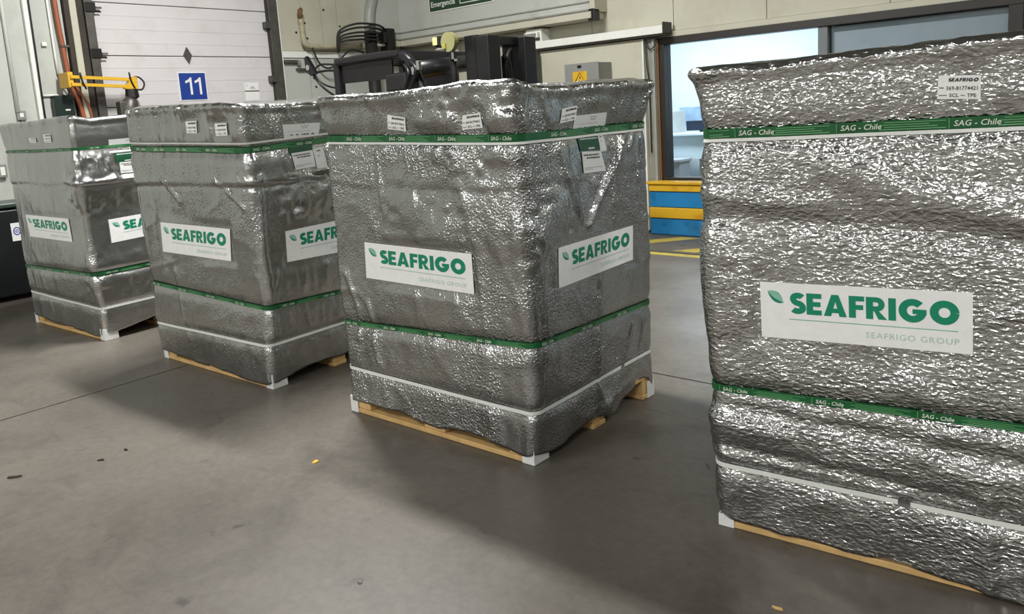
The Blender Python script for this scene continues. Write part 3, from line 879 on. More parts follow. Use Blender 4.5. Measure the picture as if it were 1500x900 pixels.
tubes('hydraulic_hose', [(smooth_path([(-5.55, FY0 - .03, 1.98), (-5.45, FY0 - .05, 1.9), (-5.5, FY0 - .05, 1.78), (-5.58, FY0 - .04, 1.7)], 5), .022), (smooth_path([(-5.60, FY0 - .05, 1.95), (-5.52, FY0 - .08, 1.86), (-5.60, FY0 - .06, 1.74)], 5), .018)], M_black, t)
boxes('hose_fitting', [((-5.50, FY0 - .07, 1.84), (-5.46, FY0 - .03, 1.92)), ((-5.44, FY0 - .06, 1.88), (-5.40, FY0 - .02, 1.97))], M_chrome, t, .008)
# mast
for y_ in (5.12, 5.62):
    c_ = boxes('mast_channel', [((-4.86, y_, .06), (-4.72, y_ + .05, 2.13)), ((-4.74, y_, .06), (-4.58, y_ + .16, 2.115)), ((-4.86, y_ + .04, .06), (-4.8, y_ + .16, 2.115))], M_black, t, .008)
for a_, b_ in (((-4.84, 5.14, 2.04), (-4.66, 5.76, 2.12)), ((-4.84, 5.14, 1.2), (-4.7, 5.76, 1.3)), ((-4.84, 5.14, .3), (-4.7, 5.76, .42))):
    box('mast_crossbar', a_, b_, M_black, t, .01)
tube('lift_cylinder', [(-4.72, 5.50, .2), (-4.72, 5.50, 1.95)], .04, M_black, t, 14)
tube('lift_rod', [(-4.72, 5.41, 1.5), (-4.76, 5.38, 2.02)], .022, M_chrome, t, 10)
tubes('mast_hose', [(smooth_path([(-4.66, 5.36, 1.0), (-4.66, 5.42, 1.7), (-4.64, 5.40, 1.85), (-4.66, 5.50, 2.0), (-4.68, 5.56, 1.9), (-4.66, 5.56, 1.2)], 6), .016), (smooth_path([(-4.64, 5.44, 1.1), (-4.63, 5.47, 1.8), (-4.64, 5.38, 1.95)], 6), .014)], M_rubber, t)
boxes('fork_carriage', [((-4.56, 5.1, .12), (-4.50, 6.1, .24)), ((-4.56, 5.1, .50), (-4.50, 6.1, .60))], M_black, t, .008)
for y_ in (5.25, 5.80):
    boxes('fork_arm', [((-4.50, y_, .03), (-3.55, y_ + .11, .065)), ((-4.50, y_, .03), (-4.455, y_ + .11, .60))], M_track, t, .004)
# lamp, beacon, mirror
tube('lamp_post', [(-4.97, FY0 - .04, 1.2), (-4.97, FY0 - .04, 2.0), (-5.06, FY0 - .05, 2.10)], .03, M_black, t, 10)
lp = box('work_lamp', (-5.15, FY0 - .09, 2.055), (-4.99, FY0 + .05, 2.155), M_black, t, .02)
box('lamp_lens', (-5.155, FY0 - .10, 2.075), (-5.10, FY0 - .088, 2.145), M_lens, lp, .004)
bc = cyl('beacon_disc', (-4.93, FY0 - .11, 2.085), 1, .085, .05, M_amber, t, 26)
box('beacon_core', (-4.985, FY0 - .15, 2.03), (-4.95, FY0 - .135, 2.075), mat('yellow_green_lens', rgb(140, 142, 60), .3), bc)
boxes('lamp_bracket', [((-4.96, FY0 - .07, 1.92), (-4.93, FY0 - .03, 2.0)), ((-4.96, FY0 - .07, 1.92), (-4.89, FY0 - .03, 1.94))], M_chrome, t)
prism('side_mirror', [(-7.13, 2.14), (-7.10, 2.16), (-7.0, 2.03), (-6.96, 1.97), (-7.04, 1.95), (-7.12, 2.0)], 1, FY0 - .08, FY0 - .04, M_black, t)
cyl('mirror_glass', (-7.08, FY0 - .082, 2.04), 1, .03, .006, M_chrome, t, 16)
tubes('mirror_arm', [(smooth_path([(-7.0, FY0 - .05, 2.02), (-6.92, FY0 - .02, 2.06), (-6.72, FY0, 2.04)], 4), .010), (smooth_path([(-7.0, FY0 - .05, 1.98), (-6.85, FY0 - .02, 1.99), (-6.72, FY0, 1.98)], 4), .012), (smooth_path([(-7.04, FY0 - .05, 1.96), (-6.98, FY0 - .02, 1.86), (-6.88, FY0, 1.78), (-6.74, FY0 + .02, 1.7)], 4), .012), (smooth_path([(-7.0, FY0 - .05, 1.95), (-6.94, FY0 - .02, 1.87), (-6.86, FY0, 1.83), (-6.74, FY0 + .02, 1.8)], 4), .010)], M_black, t)

# ------------------------------------------------------------------ wrapped pallets
def vn(x, y, seed):
    x = np.asarray(x, float); y = np.asarray(y, float)
    ix = np.floor(x).astype(np.int64); iy = np.floor(y).astype(np.int64)
    fx = x - ix; fy = y - iy
    fx = fx * fx * (3 - 2 * fx); fy = fy * fy * (3 - 2 * fy)
    def h(a, b):
        v = (a * 374761393 + b * 668265263 + seed * 144269504) & 0xffffffff
        v = ((v ^ (v >> 13)) * 1274126177) & 0xffffffff
        v = v ^ (v >> 16)
        return (v & 0xffff) / 65535.0
    return (h(ix, iy) * (1 - fx) + h(ix + 1, iy) * fx) * (1 - fy) + (h(ix, iy + 1) * (1 - fx) + h(ix + 1, iy + 1) * fx) * fy * 1.0

def sstep(x, a, b):
    t = np.clip((x - a) / (b - a), 0, 1)
    return t * t * (3 - 2 * t)

LW, RW = 1.19, 0.957      # front and side widths of a pallet
LEV = 'BWGUT'
def nested(rows):
    return {l: {c: np.array(p) for c, p in zip('LFRK', r)} for l, r in zip(LEV, rows)}

class Load:
    """one wrapped load: corner posts L, F, R, K measured at five heights"""
    def __init__(self, rows, seed, hem_f, hem_r, top_f, top_r, rects, feats, crease, amp):
        self.C = nested(rows); self.seed = seed
        self.hem_f, self.hem_r, self.top_f, self.top_r = hem_f, hem_r, top_f, top_r
        self.rects, self.feats, self.crease, self.amp = rects, feats, crease, amp
        L, F, R = (self.C['G'][c] for c in 'LFR')
        u = (F - L)[:2]; u = u / np.linalg.norm(u)
        self.nB = np.array([-u[1], u[0], 0])                 # outward normal of the back
        w_ = (R - F)[:2]; w_ = w_ / np.linalg.norm(w_)
        self.nR = np.array([w_[1], -w_[0], 0])               # outward normal of the right side
    def edge(self, c, z):
        zs = [self.C[l][c][2] for l in LEV]
        return np.stack([np.interp(z, zs, [self.C[l][c][0] for l in LEV]), np.interp(z, zs, [self.C[l][c][1] for l in LEV]), z], -1)
    def base(self, a, b, z):
        a = np.asarray(a, float)[..., None]; b = np.asarray(b, float)[..., None]
        L, F, R, K = (self.edge(c, z) for c in 'LFRK')
        return (L * (1 - a) + F * a) * (1 - b) + (K * (1 - a) + R * a) * b
    def level(self, l, a, b):
        L, F, R, K = (self.C[l][c][2] for c in 'LFRK')
        return (L * (1 - a) + F * a) * (1 - b) + (K * (1 - a) + R * a) * b
    def disp(self, t, z, a, b):
        s = self.seed; A = self.amp
        t = np.asarray(t, float); z = np.asarray(z, float)
        n1 = vn(t * 2.3, z * 2.3, s) - .5
        n2 = vn(t * 6.5 + 1.5 * vn(t * 2, z * 2, s + 9), z * 1.3, s + 1) - .5
        rg = 1 - np.abs(2 * vn(t * 5.5 + .9 * vn(t * 3, z * 2.2, s + 3), z * .7, s + 2) - 1)
        rg2 = 1 - np.abs(2 * vn(t * 3.0 + z * 1.5, z * 4.2 - t * 1.1, s + 5) - 1)
        n3 = vn(t * 20, z * 9, s + 4) - .5
        n4 = vn(t * 34, z * 30, s + 6) - .5
        pl = vn(t * 42 + vn(t * 5, z * 6, s + 12), z * 3.0, s + 7) - .5
        d = A['low'] * n1 * 2 + A['pleat'] * n2 * 2 + A['ridge'] * rg ** 6 + A['diag'] * rg2 ** 7 + A['fine'] * n3 * 2 + A['crin'] * n4 * 2 + A['rib'] * pl * 2
        if self.crease is not None:
            zc = self.crease + .02 * (vn(t * 3, t * 0, s + 8) - .5)
            ck = self.amp.get('crease', .5) * (.4 + 1.2 * vn(t * 2.6, t * 0, s + 14))
            d = d + ck * (.007 * sstep(z, zc - .015, zc + .02) - .010 * np.exp(-((z - zc) / .013) ** 2) + .006 * np.exp(-((z - zc - .03) / .02) ** 2))
        for face, pts, am, wd in self.feats:
            ln = LW if face == 'f' else RW
            t0 = 0 if face == 'f' else LW
            P = np.array([[t0 + p[0] * ln, p[1]] for p in pts])
            dist = np.full(t.shape, 9.0)
            for p, q in zip(P[:-1], P[1:]):
                e = q - p; L2 = e @ e
                k = np.clip(((t - p[0]) * e[0] + (z - p[1]) * e[1]) / L2, 0, 1)
                dist = np.minimum(dist, np.hypot(t - p[0] - k * e[0], z - p[1] - k * e[1]))
            if len(P) == 1:
                dist = np.hypot(t - P[0][0], z - P[0][1])
            wob = 1 + .8 * (vn(t * 25, z * 25, s + 11) - .5)
            d = d + am * np.exp(-(dist / (wd * wob)) ** 2)
        zt = self.level('T', a, b)
        d = d * (1 + .8 * sstep(z, zt - .10, zt))
        # straps cinch the foil and calm it, labels hold it flat
        calm = np.ones_like(d); cin = np.zeros_like(d)
        for l, wd in (('U', .045), ('G', .035), ('W', .028)):
            g = np.exp(-((z - self.level(l, a, b)) / wd) ** 2)
            calm = calm * (1 - .88 * g); cin = cin - .009 * g
        for face, s0, s1, z0, z1 in self.rects:
            ln = LW if face == 'f' else RW
            t0 = 0 if face == 'f' else LW
            m = sstep(t, t0 + s0 * ln - .05, t0 + s0 * ln) * (1 - sstep(t, t0 + s1 * ln, t0 + s1 * ln + .05)) * sstep(z, z0 - .05, z0) * (1 - sstep(z, z1, z1 + .05))
            calm = calm * (1 - .93 * m)
        return d * calm + cin + .014
    def at(self, face, s, z, off):
        s = np.asarray(s, float); z = np.asarray(z, float)
        if face == 'f':
            a, b, t, n = s, s * 0, s * LW, -self.nB
        else:
            a, b, t, n = s * 0 + 1, s, LW + s * RW, self.nR
        return self.base(a, b, z) + n * (self.disp(t, z, a, b) + off)[..., None]

def ring_path(step_vis=.010, step_hid=.03, r=.035):
    """rounded rectangle in unit coordinates: lists of a, b, normal parts and perimeter coordinate"""
    out = []
    ra, rb = r / LW, r / RW
    def seg(a0, b0, a1, b1, na, nb, t0, t1, step, ln):
        n = max(2, int(round(ln / step)))
        for k in range(n):
            f = k / n
            out.append((a0 + (a1 - a0) * f, b0 + (b1 - b0) * f, na, nb, t0 + (t1 - t0) * f))
    def corner(ca, cb, a0, tc):
        for k in range(7):
            an = math.radians(a0 + 90 * k / 7)
            out.append((ca + ra * math.cos(an), cb + rb * math.sin(an), math.cos(an), math.sin(an), tc + (k / 7 - .5) * 2 * r))
    P = 2 * (LW + RW)
    corner(ra, rb, 180, 0)
    seg(ra, 0, 1 - ra, 0, 0, -1, r, LW - r, step_vis, LW)
    corner(1 - ra, rb, 270, LW)
    seg(1, rb, 1, 1 - rb, 1, 0, LW + r, LW + RW - r, step_vis, RW)
    corner(1 - ra, 1 - rb, 0, LW + RW)
    seg(1 - ra, 1, ra, 1, 0, 1, LW + RW + r, 2 * LW + RW - r, step_hid, LW)
    corner(ra, 1 - rb, 90, 2 * LW + RW)
    seg(0, 1 - rb, 0, rb, -1, 0, 2 * LW + RW + r, P - r, step_hid, RW)
    return np.array(out)

def cover_mesh(ld, parent, m):
    R = ring_path()
    a, b, na, nb, t = R.T
    n = len(R)
    nrm = na[:, None] * ld.nR + nb[:, None] * ld.nB
    nrm /= np.linalg.norm(nrm, axis=1)[:, None]
    P = 2 * (LW + RW)
    def prof(f, r, dflt):
        xs = [p[0] * LW for p in f] + [LW + p[0] * RW for p in r] + [LW + RW + .1, P - .1]
        zs = [p[1] for p in f] + [p[1] for p in r] + [dflt, dflt]
        o = np.argsort(xs)
        return np.interp(t % P, np.array(xs)[o], np.array(zs)[o], period=P)
    hem = np.maximum(prof(ld.hem_f, ld.hem_r, .06), .006) + .004 * (vn(t * 14, t * 0, ld.seed + 20) - .5)
    hem = np.maximum(hem, .006)
    top = prof(ld.top_f, ld.top_r, ld.C['T']['K'][2]) + .006 * (vn(t * 11, t * 0, ld.seed + 21) - .5)
    rr = .026
    rows = []
    NV = 148
    hp = hem + .008
    rows.append((ld.base(a, b, hp) - nrm * .018))
    for k in range(NV + 1):
        f = k / NV
        z = hem * (1 - f) + (top - rr) * f
        d = ld.disp(t, z, a, b)
        if f < .10:
            e = (1 - f / .10)
            d = d - .004 * e + .010 * e * (vn(t * 9, z * 5, ld.seed + 22) - .5)
        lip = np.exp(-((z - (top - rr)) / .016) ** 2) * .007 - .003 * np.exp(-((z - (top - .05)) / .016) ** 2) * (vn(t * 3, t * 0, ld.seed + 25))
        rows.append(ld.base(a, b, z) + nrm * (d + lip)[:, None])
    dtop = ld.disp(t, top - rr, a, b) + .007
    for k in range(1, 6):
        an = math.radians(90 * k / 5)
        z = top - rr + rr * math.sin(an)
        p = ld.base(a, b, top - rr) + nrm * (dtop - rr * (1 - math.cos(an)))[:, None]
        p[:, 2] = z + .004 * (vn(t * 30, t * 0 + k, ld.seed + 23) - .5)
        rows.append(p)
    edge = rows[-1]
    cen = edge.mean(0)
    for k in range(1, 15):
        f = 1 - k / 15
        p = cen + (edge - cen) * f
        p[:, 2] = cen[2] * (1 - f ** 2) + edge[:, 2] * f ** 2 - .006 * (1 - f) + .014 * (vn(p[:, 0] * 7, p[:, 1] * 7, ld.seed + 24) - .5) * min(1, k / 3)
        rows.append(p)
    V = np.concatenate(rows + [cen[None]])
    F = []
    for r in range(len(rows) - 1):
        o = r * n
        for i in range(n):
            j = (i + 1) % n
            F.append((o + i, o + j, o + n + j, o + n + i))
    o = (len(rows) - 1) * n
    for i in range(n):
        F.append((o + i, o + (i + 1) % n, o + n))
    return mesh('thermal_cover', V, F, m, parent, True, origin=wpos(parent))

STRAP_R = ring_path(.012, .06)
def strap_band(name, ld, lv, dz, width, m, parent, off=.003):
    a, b, na, nb, t = STRAP_R.T
    nrm = na[:, None] * ld.nR + nb[:, None] * ld.nB
    nrm /= np.linalg.norm(nrm, axis=1)[:, None]
    z0 = ld.level(lv, a, b) + dz
    wob = .0035 * (vn(t * 4, t * 0, ld.seed + 31) - .5)
    rows = []
    for w_, o in ((-.5, off - .002), (-.5, off + .0006), (.5, off + .0006), (.5, off - .002)):
        z = z0 + wob + width * w_
        rows.append(ld.base(a, b, z) + nrm * (ld.disp(t, z, a, b) + o)[:, None])
    n = len(a)
    V = np.concatenate(rows)
    F = []
    for r in range(4):
        q = (r + 1) % 4
        for i in range(n):
            j = (i + 1) % n
            F.append((r * n + i, r * n + j, q * n + j, q * n + i))
    return mesh(name, V, F, m, parent, False)

def strap_print(ld, lv, dz, width, strap, face, starts):
    """SAG - Chile and the fine lines between, mapped on to the strap's face"""
    ln = LW if face == 'f' else RW
    t0 = 0 if face == 'f' else LW
    def put(name, vs, fs, m, lift):
        vs = np.asarray(vs, float)
        s = vs[:, 0] / ln
        a = s if face == 'f' else s * 0 + 1
        b = s * 0 if face == 'f' else s
        wob = .0035 * (vn((t0 + vs[:, 0]) * 4, s * 0, ld.seed + 31) - .5)
        z = ld.level(lv, a, b) + dz + wob + vs[:, 1]
        mesh(name, ld.at(face, s, z, lift), fs, m, strap)
    tv, tf, tw = text_geo('SAG - Chile', .012, .18)
    h = width * .50
    V, F, V2, F2 = [], [], [], []
    for s0 in starts:
        x0 = s0 * ln
        if x0 + .1 < ln * .985 and x0 > 0:
            F += [[i + len(V) for i in q] for q in tf]
            V += [(x0 + p[0] * h, (p[1] - .5) * h) for p in tv]
        for k in range(4):
            y = width * (-.33 + .21 * k)
            xa, xb = x0 + .10 + .012 * (k % 2), x0 + .262 - .02 * ((k * 7) % 3)
            xa, xb = max(xa, .02), min(xb, ln - .02)
            nseg = 6
            if xb - xa > .03:
                for q in range(nseg):
                    u0, u1 = xa + (xb - xa) * q / nseg, xa + (xb - xa) * (q + 1) / nseg
                    F2.append([len(V2) + i for i in range(4)])
                    V2 += rect(u0, y - width * .045, u1, y + width * .045)
        xt = x0 - .012
        if .02 < xt < ln - .02:
            F2.append([len(V2) + i for i in range(4)])
            V2 += rect(xt, -width * .45, xt + .002, width * .45)
    if V:
        put('strap_lettering', V, F, M_strapt, .0128)
    if V2:
        put('strap_fine_print', V2, F2, M_strapl, .0118)

def quad_map(q, ab):
    q = np.array(q, float); ab = np.asarray(ab, float)
    a, b = ab[:, :1], ab[:, 1:2]
    TL, TR, BR, BL = q
    return (BL * (1 - a) + BR * a) * (1 - b) + (TL * (1 - a) + TR * a) * b

def sheet(name, ld, face, q, off, m, parent, nx=14, ny=6, curl=0.0):
    g = [(i / nx, j / ny) for j in range(ny + 1) for i in range(nx + 1)]
    sz = quad_map(q, g)
    lift = np.full(len(g), off)
    front = ld.at(face, sz[:, 0], sz[:, 1], off)
    back = ld.at(face, sz[:, 0], sz[:, 1], off - .0012)
    n = len(g)
    V = np.concatenate([front, back])
    F = []
    for j in range(ny):
        for i in range(nx):
            k = j * (nx + 1) + i
            F.append((k, k + 1, k + nx + 2, k + nx + 1))
            F.append((n + k + nx + 1, n + k + nx + 2, n + k + 1, n + k))
    rim = [i for i in range(nx + 1)] + [(j + 1) * (nx + 1) - 1 for j in range(1, ny + 1)] + [ny * (nx + 1) + i for i in range(nx - 1, -1, -1)] + [j * (nx + 1) for j in range(ny - 1, 0, -1)]
    for i in range(len(rim)):
        p, r_ = rim[i], rim[(i + 1) % len(rim)]
        F.append((p, n + p, n + r_, r_))
    return mesh(name, V, F, m, parent, False)

def printed(name, ld, face, q, vs, fs, box_, off, m, parent):
    """print laid out in its own units, fitted into box_ = (a0, b0, a1, b1) of the sheet"""
    vs = np.asarray(vs, float)
    mn, mx = vs.min(0), vs.max(0)
    ab = (vs - mn) / np.maximum(mx - mn, 1e-9)
    a0, b0, a1, b1 = box_
    ab = np.stack([a0 + ab[:, 0] * (a1 - a0), b0 + ab[:, 1] * (b1 - b0)], -1)
    sz = quad_map(q, ab)
    return mesh(name, ld.at(face, sz[:, 0], sz[:, 1], off), fs, m, parent)

WORD = heavy_word('SEAFRIGO')
def subdiv(v, f, n):
    """cut every face of a flat print into strips so that it can follow the sheet"""
    return v, f

def logo(ld, face, q, parent):
    lb = sheet('logo_label', ld, face, q, .0045, M_label, parent, 24, 8)
    printed('logo_lettering', ld, face, q, WORD[0], WORD[1], (.157, .452, .945, .85), .0056, M_brand, lb)
    n = 12
    xs_ = [k / n for k in range(n + 1)]
    up = [(x, float(np.interp(x, [0, .12, .3, .5, .68, .82, .93, 1], [.95, .99, 1, .98, .90, .70, .40, .06]))) for x in xs_]
    mid = [(x, float(np.interp(x, [0, .15, .3, .5, .7, .85, 1], [.93, .72, .52, .34, .22, .12, .06]))) for x in xs_]
    lo = [(x, float(np.interp(x, [0, .06, .15, .3, .48, .68, .85, 1], [.92, .70, .48, .24, .08, 0, .01, .05]))) for x in xs_]
    def band(A, B):
        return [*A, *B], [[i, i + 1, n + 2 + i, n + 1 + i] for i in range(n)]
    va, fa = band(mid, up)
    vb, fb = band(lo, mid)
    both = np.array(va + vb)
    mn, mx = both.min(0), both.max(0)
    def fit(v):
        v = (np.array(v) - mn) / (mx - mn)
        return np.stack([.04 + v[:, 0] * .083, .635 + v[:, 1] * .22], -1)
    for nm, v, f, m in (('leaf_upper_half', va, fa, M_leaf_l), ('leaf_lower_half', vb, fb, M_leaf_d)):
        sz = quad_map(q, fit(v))
        mesh(nm, ld.at(face, sz[:, 0], sz[:, 1], .0055), f, m, lb)
    k = 16
    v, f = quads(*[rect(i / k, 0, (i + 1) / k, 1) for i in range(k)])
    printed('underline', ld, face, q, v, f, (.15, .352, .94, .366), .0055, M_line, lb)
    v, f, w_ = text_geo('SEAFRIGO GROUP', .0, 0, 1.12)
    printed('small_lettering', ld, face, q, v, f, (.53, .135, .945, .235), .0055, M_pale, lb)
    return lb

def ship_tag(ld, face, q, parent):
    lb = sheet('address_label', ld, face, q, .0045, M_label, parent, 6, 4)
    w_ = heavy_word('SEAFRIGO')
    v = w_[0].copy(); v[:, 0] += v[:, 1] * .22
    printed('tag_lettering', ld, face, q, v, w_[1], (.24, .74, .95, .90), .0056, M_ink, lb)
    v, f, _ = text_geo('369-81774421', .008)
    printed('tag_number', ld, face, q, v, f, (.20, .38, .93, .55), .0056, M_ink, lb)
    v, f, _ = text_geo('SCL', .012)
    printed('tag_lettering', ld, face, q, v, f, (.28, .09, .50, .24), .0056, M_ink, lb)
    v, f, _ = text_geo('TPE', .012)
    printed('tag_lettering', ld, face, q, v, f, (.69, .09, .90, .24), .0056, M_ink, lb)
    v, f = quads(rect(0, 0, .20, .3), rect(.53, 0, .63, .3), rect(.0, 2.5, .12, 2.9))
    printed('tag_bars', ld, face, q, v, f, (.03, .14, .64, .50), .0055, M_greyink, lb)
    return lb

def lines(n, seed, rows):
    rnd = random.Random(seed)
    V, F = [], []
    for r in rows:
        x = r[0]
        while x < r[1]:
            w_ = rnd.uniform(.03, .09)
            F.append([len(V) + i for i in range(4)]); V += rect(x, r[2], min(x + w_, r[1]), r[3])
            x += w_ + .02
    return V, F

def fit_print(name, ld, face, q, vf, off, m, parent):
    sz = quad_map(q, np.array(vf[0]))
    return mesh(name, ld.at(face, sz[:, 0], sz[:, 1], off), vf[1], m, parent)

def documents(ld, face, D, parent):
    """the papers stuck around the upper strap on the side face"""
    q = D['paper']
    p = sheet('document_sheet', ld, face, q, .0030, M_paper, parent, 8, 4)
    fit_print('document_print', ld, face, q, lines(0, 3, [(.48, .68, .80, .85), (.50, .64, .66, .71), (.12, .72, .44, .46)]), .0036, M_greyink, p)
    fit_print('document_print', ld, face, q, lines(0, 4, [(.18, .26, .16, .25), (.34, .42, .16, .25), (.50, .70, .16, .25), (.78, .88, .16, .25)]), .0036, M_ink, p)
    if 'side' in D:
        q = D['side']
        p = sheet('document_sheet', ld, face, q, .0030, M_paper, parent, 4, 6)
        fit_print('document_print', ld, face, q, lines(0, 5, [(.3, .7, .84, .9), (.3, .5, .6, .64)]), .0036, M_ink, p)
    q = D['green']
    p = sheet('green_card', ld, face, q, .0042, M_tag, parent, 6, 4)
    fit_print('card_print', ld, face, q, lines(0, 6, [(.12, .92, .82, .90), (.42, .72, .10, .22)]), .0048, M_paper, p)
    q = D['paper2']
    p = sheet('document_sheet', ld, face, q, .0054, M_paper, parent, 6, 6)
    fit_print('document_print', ld, face, q, lines(0, 7, [(.06, .86, .80, .88), (.20, .84, .66, .74)]), .0060, M_ink, p)
    fit_print('document_print', ld, face, q, lines(0, 8, [(.06, .9, .22, .25), (.06, .4, .14, .17)]), .0060, M_greyink, p)
    if 'strip' in D:
        sheet('paper_strip', ld, face, D['strip'], .0050, M_paper, parent, 8, 2)

def obox(name, o, u, v, u0, u1, v0, v1, z0, z1, m, parent, bev=.003):
    bm = bmesh.new()
    r = bmesh.ops.create_cube(bm, size=1)
    for q in r['verts']:
        a = u0 + (q.co[0] + .5) * (u1 - u0); b = v0 + (q.co[1] + .5) * (v1 - v0)
        p = o + u * a + v * b
        q.co = Vector((p[0], p[1], z0 + (q.co[2] + .5) * (z1 - z0)))
    if bev:
        bmesh.ops.bevel(bm, geom=list(bm.edges), offset=bev, segments=1, affect='EDGES')
    return from_bm(name, bm, m, parent)

def wood(ld, parent, guards, gh=.085):
    L, F, R = (ld.C['B'][c] for c in 'LFR')
    u = F - L; lu = np.linalg.norm(u); u /= lu
    v = R - F; lv = np.linalg.norm(v); v /= lv
    o = L
    for k, b in enumerate((0, lv / 2 - .05, lv - .10)):
        obox('bottom_board', o, u, v, .0, lu, b, b + .10, .001, .024, M_wood, parent)
        for a in (0, lu / 2 - .07, lu - .14):
            obox('pallet_block', o, u, v, a + .004, a + .136, b + .004, b + .096, .0245, .100, M_wood, parent)
    for a in (0, lu / 2 - .05, lu - .10):
        obox('stringer_board', o, u, v, a, a + .10, .004, lv - .004, .1005, .122, M_wood, parent)
    nb_ = 7
    for k in range(nb_):
        b = (lv - .10) * k / (nb_ - 1)
        obox('deck_board', o, u, v, .004, lu - .004, b + .002, b + .098, .1225, .144, M_wood, parent)
    for a, b, su, sv in guards:
        # white angle wrapped round the foot of a corner
        t_ = .004
        ca, cb = a * lu, b * lv
        du, dv = (1 if a == 0 else -1), (1 if b == 0 else -1)
        bm = bmesh.new()
        def pt(x, y, z):
            p = o + u * x + v * y
            return bm.verts.new((p[0], p[1], z))
        xo, yo = ca - du * t_, cb - dv * t_
        pr_ = [(ca + du * su, cb), (ca + du * su, yo), (xo, yo), (xo, cb + dv * sv), (ca, cb + dv * sv), (ca, cb)]
        lo = [pt(x, y, .002) for x, y in pr_]; hi = [pt(x, y, gh) for x, y in pr_]
        for q in (lo, hi):
            bm.faces.new([q[0], q[1], q[2], q[5]]); bm.faces.new([q[2], q[3], q[4], q[5]])
        for i in range(6):
            j = (i + 1) % 6
            bm.faces.new([lo[i], lo[j], hi[j], hi[i]])
        from_bm('corner_guard', bm, M_paper, parent)

def R_(face, q):
    return (face, min(p[0] for p in q), max(p[0] for p in q), min(p[1] for p in q), max(p[1] for p in q))

